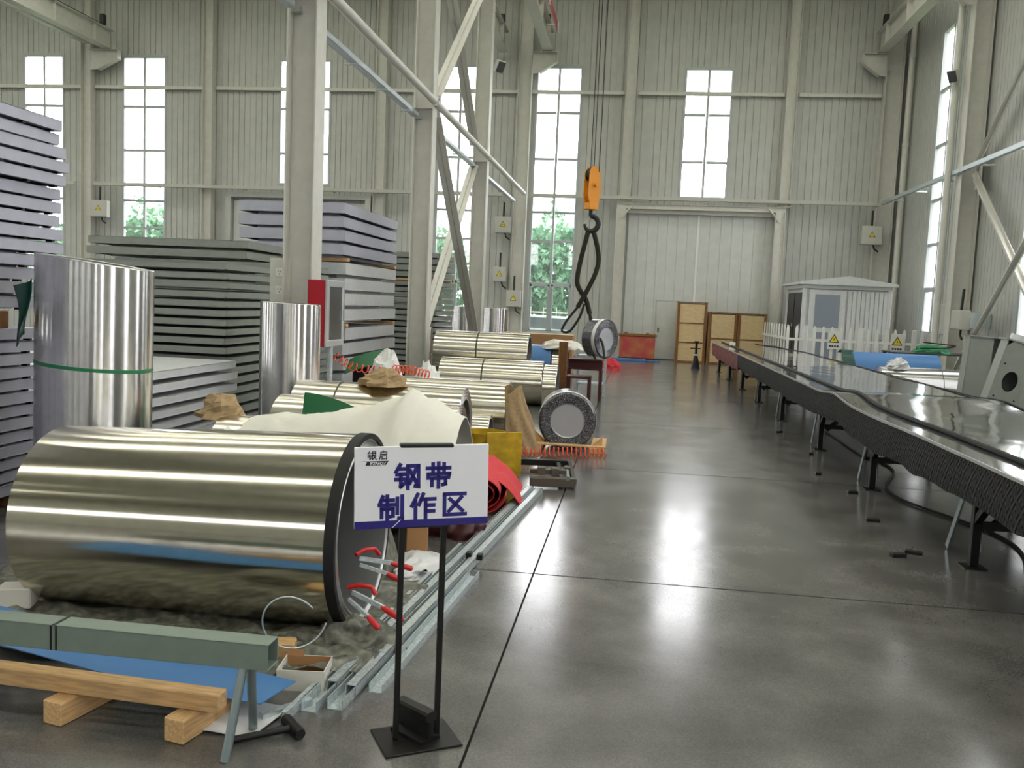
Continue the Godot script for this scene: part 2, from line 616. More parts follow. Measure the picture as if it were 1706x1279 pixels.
# ---------------------------------------------------------------- the hall
func rib_panel(w: float, h: float) -> Mesh:
	# one vertical cladding sheet: flat fields between pressed V grooves
	var key := "rib%.3f_%.3f" % [w, h]
	if meshes.has(key):
		return meshes[key]
	var st := new_st()
	var n := maxi(1, roundi(w / 0.195))
	var g := 0.022
	var pts := [Vector2(0.003, -0.03), Vector2(0.003, 0.0)]
	for i in range(1, n):
		var x := w * i / n
		pts.append(Vector2(x - 0.012, 0.0))
		pts.append(Vector2(x - 0.005, -g))
		pts.append(Vector2(x + 0.005, -g))
		pts.append(Vector2(x + 0.012, 0.0))
	pts.append(Vector2(w - 0.003, 0.0))
	pts.append(Vector2(w - 0.003, -0.03))
	for i in pts.size() - 1:
		var a: Vector2 = pts[i]
		var b: Vector2 = pts[i + 1]
		var d := b - a
		quad_n(st, Vector3(a.x, 0, a.y), Vector3(b.x, 0, b.y), Vector3(b.x, h, b.y), Vector3(a.x, h, a.y), Vector3(-d.y, 0, d.x).normalized())
	meshes[key] = st.commit()
	return meshes[key]

func wall(called: String, origin: Vector3, u: Vector3, n: Vector3, length: float, openings: Array, panelled := true):
	# openings: [u0, u1, v0, v1]; backing sheet 12 cm thick behind cladding panels
	var st := new_st()
	var B := Basis(u, Vector3.UP, n)
	var root := MeshInstance3D.new()
	root.name = called
	add_child(root)
	structure(root)
	root.transform = Transform3D(B, origin)
	var cuts := []
	var at := 0.0
	for o in openings:
		cuts.append([at, o[0], 0.0, ROOF])
		if o[2] > 0.01:
			cuts.append([o[0], o[1], 0.0, o[2]])
		cuts.append([o[0], o[1], o[3], ROOF])
		at = o[1]
	cuts.append([at, length, 0.0, ROOF])
	var k := 0
	for c in cuts:
		var w: float = c[1] - c[0]
		var h: float = c[3] - c[2]
		bx(st, Vector3((c[0] + c[1]) * 0.5, (c[2] + c[3]) * 0.5, -0.09), Vector3(w, h, 0.12))
		if not panelled:
			continue
		var m := maxi(1, roundi(w / 0.98))
		for i in m:
			var p := put("cladding_panel", rib_panel(w / m, h), M.wall if (k * 7 + i * 3) % 5 else M.wall_b, root)
			p.position = Vector3(c[0] + w * i / m, c[2], 0.0)
		k += 1
	root.mesh = st.commit()
	root.material_override = M.wall

func window(num: int, origin: Vector3, u: Vector3, n: Vector3, w: float, v0: float, v1: float, bars: Array, casement := 0.0):
	# frame, centre mullion, transoms and panes of one tall window; bars are the transom heights
	var root := Node3D.new()
	root.name = "window_%d" % num
	add_child(root)
	structure(root)
	root.transform = Transform3D(Basis(u, Vector3.UP, n), origin)
	var f := 0.075
	for s in [[f * 0.5, (v0 + v1) * 0.5, f, v1 - v0], [w - f * 0.5, (v0 + v1) * 0.5, f, v1 - v0]]:
		box_part("jamb", Vector3(s[0], s[1], -0.02), Vector3(s[2], s[3], 0.12), M.frame_white, root, 0.004)
	for v in [v0 + f * 0.5, v1 - f * 0.5]:
		box_part("rail", Vector3(w * 0.5, v, -0.02), Vector3(w - 2 * f, f, 0.12), M.frame_white, root, 0.004)
	box_part("mullion", Vector3(w * 0.5, (v0 + v1) * 0.5, -0.03), Vector3(0.075, v1 - v0 - 2 * f, 0.09), M.frame_white, root, 0.004)
	var edges := [v0 + f]
	for b in bars:
		for s in [-1.0, 1.0]:
			box_part("transom", Vector3(w * 0.5 + s * (w * 0.25 - 0.005), b, -0.03), Vector3(w * 0.5 - f - 0.03, 0.075, 0.08), M.frame_white, root, 0.004)
		edges.append(b)
	edges.append(v1 - f)
	for i in edges.size() - 1:
		for s in [0, 1]:
			var x0 := f if s == 0 else w * 0.5 + 0.025
			var x1 := w * 0.5 - 0.025 if s == 0 else w - f
			var p := box_part("pane", Vector3((x0 + x1) * 0.5, (edges[i] + edges[i + 1]) * 0.5, -0.035), Vector3(x1 - x0, edges[i + 1] - edges[i] - 0.04, 0.006), M.glass, root)
			if i == 0 and casement > 0.0:
				var st := new_st()
				for q in [[x0 + 0.03, 0.06], [x1 - 0.03, 0.06]]:
					bx(st, Vector3(q[0], (edges[0] + edges[1]) * 0.5, -0.01), Vector3(q[1], edges[1] - edges[0] - 0.05, 0.05))
				for q in [edges[0] + 0.03, edges[1] - 0.055]:
					bx(st, Vector3((x0 + x1) * 0.5, q, -0.01), Vector3(x1 - x0, 0.06, 0.05))
				obj("sash", st, M.frame_white, root)
	# trim flange round the opening, on the cladding
	var tr := new_st()
	for s in [[-0.03, (v0 + v1) * 0.5, 0.06, v1 - v0 + 0.12], [w + 0.03, (v0 + v1) * 0.5, 0.06, v1 - v0 + 0.12]]:
		bx(tr, Vector3(s[0], s[1], 0.008), Vector3(s[2], s[3], 0.012))
	for v in [v0 - 0.03, v1 + 0.03]:
		bx(tr, Vector3(w * 0.5, v, 0.008), Vector3(w, 0.06, 0.012))
	obj("flashing", tr, M.wall, root)

func make_shell():
	# floor: joint filler with ground slabs
	var st := new_st()
	bx(st, Vector3(-11.2, -0.11, -6.3), Vector3(38.0, 0.2, 45.2))
	var fl := obj("floor", st, M.joint)
	structure(fl)
	var xs := [-30.2, -18.51, -12.51, -6.51, -0.51, 5.49, 7.8]
	var zs := [16.2]
	var z := 16.5
	while z - 3.62 > -28.0:
		z -= 3.62
		if z < 14.5:
			zs.append(z)
	var off: float = -5.2 - zs.filter(func(q): return absf(q + 5.2) < 1.85)[0]
	for i in range(1, zs.size()):
		zs[i] += off
	zs.append(-28.8)
	for i in xs.size() - 1:
		for j in zs.size() - 1:
			box_part("slab", Vector3((xs[i] + xs[i + 1]) * 0.5, -0.02, (zs[j] + zs[j + 1]) * 0.5), Vector3(xs[i + 1] - xs[i] - 0.011, 0.04, zs[j] - zs[j + 1] - 0.016), M.floor, fl, 0.0)
	# back wall
	var W := [[-20.8, -19.3, 1.0, 9.2], [-17.23, -15.66, 1.0, 9.17], [-11.78, -10.02, 5.08, 9.1], [-6.5, -5.08, 0.62, 8.97], [-3.42, -1.95, 0.62, 8.95], [1.14, 2.62, 4.98, 8.93]]
	var ops := []
	for w in W:
		ops.append([w[0] - LX, w[1] - LX, w[2], w[3]])
	wall("wall_back", Vector3(LX, 0, WZ), Vector3.RIGHT, Vector3.BACK, RX - LX + 0.2, ops)
	for i in W.size():
		var w: Array = W[i]
		var bars := [6.1, 7.52] if w[2] > 3.0 else [2.22, 3.55, 4.45, 6.1, 7.52]
		window(i + 1, Vector3(w[0], 0, WZ - 0.02), Vector3.RIGHT, Vector3.BACK, w[1] - w[0], w[2], w[3], bars, 1.0 if w[2] < 3.0 else 0.0)
	# right wall: a tall window in every 6 m bay
	var R := [-25.4, -19.4, -13.4, -7.4, -1.4, 4.6, 10.6]
	ops = []
	for r in R:
		ops.append([r - WZ, r + 1.62 - WZ, 1.15, 9.1])
	wall("wall_right", Vector3(RX, 0, WZ), Vector3.BACK, Vector3.LEFT, FZ - WZ, ops)
	for i in R.size():
		window(11 + i, Vector3(RX + 0.02, 0, R[i]), Vector3.BACK, Vector3.LEFT, 1.62, 1.15, 9.1, [2.4, 3.55, 4.7, 6.1, 7.52], 1.0)
	# left wall, its unseen windows added for light, and the wall behind the camera
	ops = []
	for i in 6:
		ops.append([3.0 + i * 7.0, 4.6 + i * 7.0, 1.15, 9.1])
	wall("wall_left", Vector3(LX, 0, FZ), Vector3.FORWARD, Vector3.RIGHT, FZ - WZ, ops, false)
	for i in 6:
		window(21 + i, Vector3(LX - 0.02, 0, FZ - 3.0 - i * 7.0), Vector3.FORWARD, Vector3.RIGHT, 1.6, 1.15, 9.1, [3.55, 6.1], 0.0)
	ops = []
	for i in 8:
		ops.append([2.0 + i * 4.4, 4.4 + i * 4.4, 4.6, 6.4])
	wall("wall_front", Vector3(RX, 0, FZ), Vector3.LEFT, Vector3.FORWARD, RX - LX, ops, false)
	for i in 8:
		window(31 + i, Vector3(RX - 2.0 - i * 4.4, 0, FZ + 0.02), Vector3.LEFT, Vector3.FORWARD, 2.4, 4.6, 6.4, [5.5], 0.0)
	# roof with strips of translucent sheet across each bay, many added for more light
	st = new_st()
	var num := 41
	var bays := [[LX, -18.2, [10.5, 5.6, 0.8, -3.9, -8.6, -13.5, -18.4, -23.3]], [-18.2, -3.75, [0.8, -8.6, -13.5, -18.4, -23.3]], [-3.75, RX, [10.5, 5.6, 0.8, -3.9, -8.6, -13.5, -18.4, -23.3]]]  # strips between the main ones are unseen extras, put in to brighten the hall
	for b in bays:
		var x0: float = b[0] + 0.25
		var x1: float = b[1] - 0.25
		var zc := FZ + 0.2
		for s in b[2] + [WZ - 0.75]:
			bx(st, Vector3((x0 + x1) * 0.5, ROOF + 0.06, (zc + s + 0.55) * 0.5), Vector3(x1 - x0, 0.12, zc - s - 0.55))
			zc = s - 0.55
			if s > WZ:
				structure(box_part("window_%d" % num, Vector3((x0 + x1) * 0.5, ROOF + 0.03, s), Vector3(x1 - x0, 0.01, 1.1), M.frp))
				num += 1
	for x in [LX, -18.2, -3.75, RX]:
		bx(st, Vector3(x, ROOF + 0.06, (FZ + WZ) * 0.5), Vector3(0.5, 0.12, FZ - WZ + 0.4))
	structure(obj("ceiling", st, M.roof))
	# corner flashing and the plinth along the walls
	st = new_st()
	bx(st, Vector3(RX - 0.04, ROOF * 0.5, WZ + 0.04), Vector3(0.06, ROOF, 0.06))
	structure(obj("trim_1", st, M.wall_b))
	make_doors()

func make_doors():
	# the tall double sliding door
	var d := Node3D.new()
	d.name = "door_1"
	add_child(d)
	structure(d)
	d.position = Vector3(0, 0, WZ)
	for e in [[-0.33, 1.79], [1.83, 4.15]]:
		var st := new_st()
		var w: float = e[1] - e[0]
		var n := 7
		for i in n:
			bx(st, Vector3(e[0] + w * (i + 0.5) / n, 2.25, 0.06), Vector3(w / n - 0.006, 4.46, 0.06), Basis.IDENTITY, 0.004)
		bx(st, Vector3((e[0] + e[1]) * 0.5, 2.25, 0.05), Vector3(w, 4.46, 0.05))
		obj("leaf", st, M.door, d)
	box_part("meeting_strip", Vector3(1.81, 2.25, 0.1), Vector3(0.07, 4.46, 0.03), M.strip_white, d, 0.004)
	var wk := box_part("wicket_leaf", Vector3(1.02, 0.92, 0.1), Vector3(0.70, 1.8, 0.02), M.door, d, 0.004)
	box_part("door_handle", Vector3(-0.26, 0.0, 0.03), Vector3(0.03, 0.14, 0.04), M.black_steel, wk, 0.005)
	var fr := new_st()
	for x in [0.655, 1.385]:
		bx(fr, Vector3(x, 0.93, 0.105), Vector3(0.02, 1.86, 0.03))
	bx(fr, Vector3(1.02, 1.84, 0.105), Vector3(0.75, 0.025, 0.03))
	obj("wicket_frame", fr, M.ebox, d)
	var hd := new_st()
	bx(hd, Vector3(1.9, 4.56, 0.14), Vector3(4.7, 0.16, 0.22))
	obj("track_cover", hd, M.paint, d)
	# the second, mostly hidden door in the left bay
	var e2 := Node3D.new()
	e2.name = "door_2"
	add_child(e2)
	structure(e2)
	e2.position = Vector3(-11.0, 0, WZ)
	box_part("leaf", Vector3(0, 2.3, 0.05), Vector3(4.5, 4.5, 0.06), M.door, e2, 0.004)
	var f2 := new_st()
	for x in [-2.36, 2.36]:
		bx(f2, Vector3(x, 2.32, 0.14), Vector3(0.18, 4.64, 0.26))
	bx(f2, Vector3(0, 4.72, 0.14), Vector3(4.9, 0.16, 0.26))
	obj("door_frame", f2, M.wall_b, e2)

func make_outside():
	var st := new_st()
	bx(st, Vector3(-11, -0.35, -6.0), Vector3(140, 0.2, 140))
	structure(obj("ground", st, M.grass))
	var rng := RandomNumberGenerator.new()
	rng.seed = 77
	var spots := [[-27.0, -39.5, 4.6, "leftmost bushy green tree outside the window behind the tall tray stack"], [-21.5, -38.5, 5.5, "round green tree outside the second tall window"], [-17.5, -37.5, 4.0, "low green tree beside the round one outside the second tall window"], [-9.4, -39.0, 5.2, "green tree outside the window behind the crossed braces"], [-5.6, -38.0, 4.4, "smaller pale tree between the two middle windows"], [-3.2, -38.5, 5.7, "tall green tree outside the window beside the hoist hook"], [0.4, -40.0, 4.6, "green tree standing outside behind the sliding door"]]
	var lm := leaf_mesh()
	for s in spots:
		var t := thing("leafy_tree", s[3], "tree", Vector3(s[0], -0.25, s[1]), 0.0, "trees outside the windows")
		var H: float = s[2]
		var tr := new_st()
		tube(tr, [Vector3(0, 0, 0), Vector3(0.05, H * 0.3, 0.02), Vector3(0.0, H * 0.75, 0.0)], [0.14, 0.1, 0.03], 7)
		for k in 5:
			var a := k * 1.3
			tube(tr, [Vector3(0.03, H * (0.25 + k * 0.08), 0), Vector3(cos(a) * 0.9, H * (0.42 + k * 0.09), sin(a) * 0.9)], [0.05, 0.02], 5)
		obj("trunk", tr, M.bark, t)
		var mm := MultiMesh.new()
		mm.transform_format = MultiMesh.TRANSFORM_3D
		mm.mesh = lm
		mm.instance_count = 4200
		for i in 4200:
			var d := Vector3(rng.randf_range(-1, 1), rng.randf_range(-1, 1), rng.randf_range(-1, 1)).normalized() * pow(rng.randf(), 0.4)
			var lob := 1.0 + 0.25 * sin(d.x * 9.0 + s[0]) * cos(d.y * 7.0)
			var p := Vector3(d.x * H * 0.42 * lob, H * 0.56 + d.y * H * 0.44 * lob, d.z * H * 0.36)
			var b := Basis.from_euler(Vector3(rng.randf() * TAU, rng.randf() * TAU, rng.randf() * TAU)).scaled(Vector3.ONE * rng.randf_range(0.7, 1.3))
			mm.set_instance_transform(i, Transform3D(b, p))
		var mi := MultiMeshInstance3D.new()
		mi.multimesh = mm
		mi.name = "foliage"
		mi.material_override = M.leaf_a if int(H * 10) % 2 else M.leaf_b
		mi.set_meta("kind", "stuff")
		t.add_child(mi)
	# yard fence
	var f := thing("yard_fence", "thin metal yard fence outside the tall windows", "fence", Vector3(-12, -0.25, -35.0))
	for y in [0.3, 1.5]:
		box_part("rail", Vector3(0, y, 0), Vector3(32, 0.05, 0.04), M.ebox, f)
	for i in 65:
		box_part("picket", Vector3(-16 + i * 0.5, 0.85, 0), Vector3(0.03, 1.7, 0.03), M.ebox, f)
	# parked car
	var c := thing("parked_car", "pale parked car outside the window beside the hoist hook", "car", Vector3(-2.9, -0.25, -32.6), 0.15)
	var bd := new_st()
	extr(bd, [Vector2(-2.1, 0.3), Vector2(2.1, 0.3), Vector2(2.15, 0.75), Vector2(1.3, 0.92), Vector2(0.75, 1.38), Vector2(-1.1, 1.42), Vector2(-1.75, 0.98), Vector2(-2.15, 0.9)], 1.7, Transform3D(Basis.IDENTITY, Vector3(0, 0, -0.85)))
	obj("body", bd, M.car, c)
	var gl := new_st()
	extr(gl, [Vector2(1.1, 0.94), Vector2(0.68, 1.32), Vector2(-1.05, 1.36), Vector2(-1.5, 0.98)], 1.72, Transform3D(Basis.IDENTITY, Vector3(0, 0, -0.86)))
	obj("side_window", gl, M.cabinet_glass, c)
	for x in [-1.35, 1.35]:
		for z in [-0.8, 0.8]:
			var wst := new_st()
			lathe(wst, [Vector2(0, -0.1), Vector2(0.32, -0.1), Vector2(0.32, 0.1), Vector2(0, 0.1)], 20, Transform3D(Basis(Vector3.RIGHT, PI / 2), Vector3(x, 0.32, z)))
			obj("wheel", wst, M.rubber, c)

func leaf_mesh() -> Mesh:
	var st := new_st()
	for k in 2:
		var r := Basis(Vector3.UP, k * 1.7) * Basis(Vector3.RIGHT, 0.5 * k)
		var p := [Vector3(0, 0, -0.16), Vector3(0.08, 0.02, 0), Vector3(0, 0, 0.16), Vector3(-0.08, 0.02, 0)]
		quad_n(st, r * p[0], r * p[1], r * p[2], r * p[3], r.y)
	return st.commit()

# ---------------------------------------------------------------- steel frame
func h_column(called: String, label: String, x: float, z: float, w: float, d: float, h: float, turn := 0.0, group := "", y0 := 0.0):
	# web across, flanges on both sides
	var t := thing(called, label, "column", Vector3(x, y0, z), turn, group)
	h -= y0
	for s in [-1.0, 1.0]:
		box_part("flange", Vector3(s * (w * 0.5 - 0.009), h * 0.5 + 0.02, 0), Vector3(0.018, h - 0.04, d), M.paint, t, 0.002)
	box_part("web", Vector3(0, h * 0.5 + 0.02, 0), Vector3(w - 0.04, h - 0.04, 0.014), M.paint, t)
	box_part("base_plate", Vector3(0, 0.012, 0), Vector3(w + 0.08, 0.024, d + 0.08), M.paint, t, 0.003)
	return t

func make_steelwork():
	# free-standing row at x = -3.75
	var names := ["pale grey steel H-column beside the red fire cabinet", "pale grey steel H-column where the crossed braces start, second in the row", "pale grey steel H-column holding the floodlight, third in the row"]
	var zs := [-9.85, -15.5, -21.2]
	for i in 3:
		var c = h_column("steel_column", names[i], -3.75, zs[i], 0.345, 0.30, ROOF - 0.02, 0.0, "free-standing columns")
		for y in [4.93, 9.2]:
			box_part("gusset", Vector3(0.0, y - 0.1, 0.08), Vector3(0.30, 0.012, 0.12), M.paint, c)
	# round tie tube and galvanized cable channel along the row
	var seg := [3.0, -9.7, -15.35, -21.05, -27.9]
	var where := ["reaching out over the camera from the nearest column", "between the first and second column", "between the second and third column", "between the third column and the back wall"]
	for i in 4:
		var t := thing("tie_tube", "white round steel tie tube " + where[i], "tube", Vector3(-3.55, 4.93, seg[i]), 0.0, "tie tubes along the column row")
		var st := new_st()
		tube(st, [Vector3(0, 0, -0.03), Vector3(0, 0, seg[i + 1] - seg[i] + 0.06)], 0.062, 14)
		obj("pipe", st, M.paint, t)
		var c := thing("cable_channel", "shiny galvanized cable channel " + where[i], "cable tray", Vector3(-3.86, 4.66, seg[i]), 0.0, "cable channels along the column row")
		st = new_st()
		u_channel(st, Vector3(0, 0, -0.05), Vector3(0, 0, seg[i + 1] - seg[i] + 0.08), 0.11, 0.07, 0.004)
		obj("channel", st, M.galv, c)
		st = new_st()
		for k in 4:
			var z: float = (seg[i + 1] - seg[i]) * (0.12 + k * 0.25)
			bar(st, Vector3(-0.1, -0.03, z), Vector3(0.1, -0.03, z), 0.05, 0.02)
		obj("bracket", st, M.galv, c)
	# crossed braces between second and third column
	var zA := -15.75
	var zB := -20.95
	var br := [[Vector3(-3.62, 4.75, zA), Vector3(-3.62, 0.45, zB), "falling from the second column's tie tube"], [Vector3(-3.86, 4.7, zB), Vector3(-3.86, 0.5, zA), "rising from the second column's foot"], [Vector3(-3.62, 5.1, zA), Vector3(-3.62, 9.1, zB), "above the tie tube, rising away"], [Vector3(-3.86, 5.15, zB), Vector3(-3.86, 9.1, zA), "above the tie tube, leaning back"]]
	for b in br:
		var t := thing("cross_brace", "grey double-angle cross brace " + b[2], "brace", Vector3.ZERO, 0.0, "cross braces of the column row")
		for s in [-1.0, 1.0]:
			var st := new_st()
			bar(st, b[0] + Vector3(s * 0.012, 0, 0), b[1] + Vector3(s * 0.012, 0, 0), 0.014, 0.12, Vector3.UP)
			bar(st, b[0] + Vector3(s * 0.057, 0, 0.07), b[1] + Vector3(s * 0.057, 0, 0.07), 0.105, 0.014, Vector3.UP)
			obj("angle", st, M.paint, t)
		var g := new_st()
		for k in 5:
			bx(g, (b[0] as Vector3).lerp(b[1], 0.1 + 0.2 * k), Vector3(0.09, 0.07, 0.07))
		obj("stitch_plate", g, M.paint, t)
	# wall columns and girts on the back wall
	var wc := [[-18.35, 0.36, "behind the left wiring box"], [-14.1, 0.34, "between the second and third tall window"], [-8.3, 0.34, "behind the tallest tray stack"], [-3.73, 0.42, "in line with the free-standing row"], [-0.47, 0.32, "above the sliding door's left post", 4.78], [4.3, 0.32, "above the sliding door's right post", 4.78]]
	for c in wc:
		h_column("wall_column", "pale steel column on the back wall, " + c[2], c[0], WZ + 0.17, c[1], 0.3, ROOF - 0.02, 0.0, "columns on the back wall", c[3] if c.size() > 3 else 0.0)
	h_column("wall_column", "pale steel column in the far corner by the kiosk", RX - 0.42, WZ + 0.2, 0.5, 0.34, ROOF - 0.02, 0.0, "columns on the back wall")
	var gx := [-29.8, -18.55, -14.3, -8.5, -3.96, -0.65, 4.12, RX - 0.7]
	var gw := ["at the far left", "across the second tall window", "across the third window", "across the window behind the braces", "across the window by the hook", "across the window over the door", "near the far corner"]
	for i in 7:
		var x0: float = gx[i] + (0.42 if i > 0 else 0.0)
		var g := thing("wall_girt", "thin pale upper girt on the back wall " + gw[i], "rail", Vector3((x0 + gx[i + 1]) * 0.5, 8.12, WZ + 0.06), 0.0, "upper girts of the back wall")
		var st := new_st()
		var w: float = gx[i + 1] - x0
		bx(st, Vector3(0, 0.045, 0.01), Vector3(w, 0.03, 0.14), Basis.IDENTITY, 0.006)
		bx(st, Vector3(0, -0.01, 0.03), Vector3(w, 0.09, 0.10), Basis.IDENTITY, 0.01)
		obj("profile", st, M.paint, g)
	var lg := [[-29.8, -18.7, "left of the wiring box"], [-18.0, -4.05, "behind the tray stacks"], [-3.4, RX - 0.6, "running over the sliding door"]]
	for l in lg:
		var g := thing("wall_channel", "galvanized cable channel along the back wall " + l[2], "cable tray", Vector3((l[0] + l[1]) * 0.5, 4.92, WZ + 0.36), 0.0, "lower channels of the back wall")
		var st := new_st()
		var w: float = l[1] - l[0]
		bx(st, Vector3(0, 0.05, 0.0), Vector3(w, 0.016, 0.12))
		bx(st, Vector3(0, 0.0, 0.06), Vector3(w, 0.12, 0.01))
		bx(st, Vector3(0, -0.05, 0.03), Vector3(w, 0.012, 0.07))
		obj("channel", st, M.ebox, g)
		st = new_st()
		var k := int(w / 1.5)
		for i in k:
			bx(st, Vector3(-w * 0.5 + 0.7 + i * 1.5, -0.03, -0.1), Vector3(0.04, 0.05, 0.32))
		obj("bracket", st, M.ebox, g)
	# posts and header of the sliding door
	for e in [[-0.56, "left"], [4.18, "right"]]:
		var t := thing("door_post", "pale steel post at the %s side of the sliding door" % e[1], "post", Vector3(e[0], 0, WZ + 0.42), 0.0, "door posts")
		var st := new_st()
		i_beam(st, Vector3(0, 0, 0), Vector3(0, 4.6, 0), 0.3, 0.2, 0.016, Vector3.RIGHT)
		obj("post", st, M.paint, t)
		var kn := new_st()
		bar(kn, Vector3(0, 4.3, 0), Vector3(-0.35 * signf(e[0] - 1.8), 4.72, 0), 0.08, 0.05)
		obj("knee", kn, M.paint, t)
	var hb := thing("door_header", "pale steel beam over the sliding door", "beam", Vector3(1.8, 4.68, WZ + 0.34))
	var hs := new_st()
	i_beam(hs, Vector3(-2.5, 0, 0), Vector3(2.55, 0, 0), 0.16, 0.14, 0.014)
	obj("beam", hs, M.paint, hb)
	# right wall
	var rz := [-21.9, -15.9, -9.9, -3.9, 2.1, 8.1, 14.1]
	for i in rz.size():
		if rz[i] > -14.0 and i > 2:
			continue
		h_column("wall_column", ["pale steel column on the right wall, holding the floodlight", "pale steel column on the right wall at the picture's right edge", "pale steel column on the right wall beside the bench"][i], RX - 0.27, rz[i], 0.42, 0.34, ROOF - 0.02, PI * 0.0, "columns on the right wall")
	var seg2 := [WZ + 0.5, -21.6, -15.6, -3.0]
	for i in 3:
		var t := thing("wall_channel", "galvanized cable channel on the right wall, " + ["far bay", "middle bay", "near bay"][i], "cable tray", Vector3(RX - 0.5, 4.95, seg2[i]), 0.0, "channels of the right wall")
		var st := new_st()
		var L: float = seg2[i + 1] - seg2[i] - 0.02
		bx(st, Vector3(0, 0.05, L * 0.5), Vector3(0.12, 0.014, L))
		bx(st, Vector3(-0.06, 0.0, L * 0.5), Vector3(0.01, 0.11, L))
		bx(st, Vector3(-0.03, -0.05, L * 0.5), Vector3(0.07, 0.012, L))
		obj("channel", st, M.galv, t)
		st = new_st()
		for k in int(L / 2.0):
			bx(st, Vector3(0.15, -0.02, 0.9 + k * 2.0), Vector3(0.36, 0.04, 0.05))
		obj("bracket", st, M.galv, t)
	var rb := [[Vector3(RX - 0.25, 5.0, -21.6), Vector3(RX - 0.25, 9.2, -16.2), "above the cable channel"], [Vector3(RX - 0.25, 4.85, -21.6), Vector3(RX - 0.25, 0.5, -16.2), "falling below the cable channel"], [Vector3(RX - 0.40, 0.5, -21.3), Vector3(RX - 0.40, 4.8, -16.2), "rising from the column foot"]]
	for b in rb:
		var t := thing("cross_brace", "grey angle brace on the right wall, " + b[2], "brace", Vector3.ZERO, 0.0, "braces on the right wall")
		var st := new_st()
		bar(st, b[0], b[1], 0.014, 0.26, Vector3.UP)
		bar(st, b[0] + Vector3(-0.05, 0, 0.1), b[1] + Vector3(-0.05, 0, 0.1), 0.1, 0.014, Vector3.UP)
		obj("angle", st, M.paint, t)
		st = new_st()
		for e in [0.03, 0.97]:
			bx(st, (b[0] as Vector3).lerp(b[1], e) + Vector3(0.03, 0, 0), Vector3(0.02, 0.4, 0.35))
		obj("gusset", st, M.paint, t)
	# crane runway girders with their brackets
	var gd := [[-17.55, "left bay's crane girder high beside the left wall column"], [-4.45, "crane girder left of the free-standing column row"], [-3.05, "crane girder right of the free-standing column row"], [6.75, "crane girder high along the right wall"]]
	for g in gd:
		var t := thing("crane_girder", "grey steel " + g[1], "girder", Vector3(g[0], 9.28, 0), 0.0, "crane girders")
		var st := new_st()
		i_beam(st, Vector3(0, 0.31, 14.0), Vector3(0, 0.31, WZ + 0.2), 0.62, 0.30, 0.022)
		obj("beam", st, M.paint, t)
		st = new_st()
		for i in 20:
			for s in [-1.0, 1.0]:
				bx(st, Vector3(s * 0.075, 0.31, WZ + 1.2 + i * 2.0), Vector3(0.13, 0.56, 0.012))
		obj("stiffener", st, M.paint, t)
		st = new_st()
		bx(st, Vector3(0, 0.66, -7.0), Vector3(0.07, 0.08, 42.0))
		obj("crane_rail", st, M.black_steel, t)
		box_part("end_stop", Vector3(0, 0.86, WZ + 0.6), Vector3(0.14, 0.32, 0.18), M.black, t, 0.01)
	var sb := thing("surge_beam", "thin grey beam beside the left bay's crane girder", "beam", Vector3(-18.3, 9.45, 0))
	var s2 := new_st()
	i_beam(s2, Vector3(0, 0.12, 14.0), Vector3(0, 0.12, WZ + 0.35), 0.24, 0.2, 0.016)
	obj("beam", s2, M.paint, sb)
	# brackets under the girders
	var bk := [[-18.15, 1.0, WZ + 0.34, -17.9, "under the left bay's crane girder"], [-3.94, -0.75, -9.85, -3.9, "left of the column beside the fire cabinet"], [-3.94, -0.75, -15.5, -3.9, "left of the second column"], [-3.56, 0.75, -15.5, -3.5, "right of the second column"], [-3.56, 0.75, -21.2, -3.5, "right of the column with the floodlight"], [-3.5, 0.75, WZ + 0.34, -3.4, "on the back wall under the middle crane girder"], [RX - 0.68, -0.68, WZ + 0.36, 0.0, "in the far corner under the crane girder"], [RX - 0.48, -0.6, -21.9, 0.0, "on the floodlight column of the right wall"]]
	for b in bk:
		var t := thing("girder_bracket", "tapered grey steel bracket " + b[4], "bracket", Vector3(b[0], 8.62, b[2]), 0.0, "girder brackets")
		var st := new_st()
		var w: float = b[1]
		extr(st, [Vector2(0, 0.0), Vector2(w * 0.35, 0.02), Vector2(w, 0.36), Vector2(w, 0.62), Vector2(0, 0.62)], 0.016, Transform3D(Basis.IDENTITY, Vector3(0, 0, -0.008)))
		obj("web", st, M.paint, t)
		st = new_st()
		bx(st, Vector3(w * 0.5, 0.635, 0), Vector3(absf(w), 0.02, 0.24))
		bar(st, Vector3(w * 0.3, 0.0, 0), Vector3(w, 0.35, 0), 0.24, 0.016)
		bx(st, Vector3(w, 0.49, 0), Vector3(0.014, 0.28, 0.24))
		obj("flange", st, M.paint, t)
	# conductor rail beside the middle girder
	var cr := thing("conductor_rail", "pink insulated conductor rail hanging beside the crane girder", "rail", Vector3(-2.68, 9.75, 0))
	var cs := new_st()
	for k in 3:
		bx(cs, Vector3(0, -k * 0.09, -6.8), Vector3(0.035, 0.05, 41.0))
	obj("rail", cs, M.pink, cr)
	cs = new_st()
	for i in 14:
		bar(cs, Vector3(-0.3, -0.05, WZ + 1.6 + i * 2.5), Vector3(0.04, -0.05, WZ + 1.6 + i * 2.5), 0.05, 0.03)
		bar(cs, Vector3(0.03, 0.05, WZ + 1.6 + i * 2.5), Vector3(0.03, -0.28, WZ + 1.6 + i * 2.5), 0.04, 0.03)
	obj("hanger", cs, M.galv, cr)

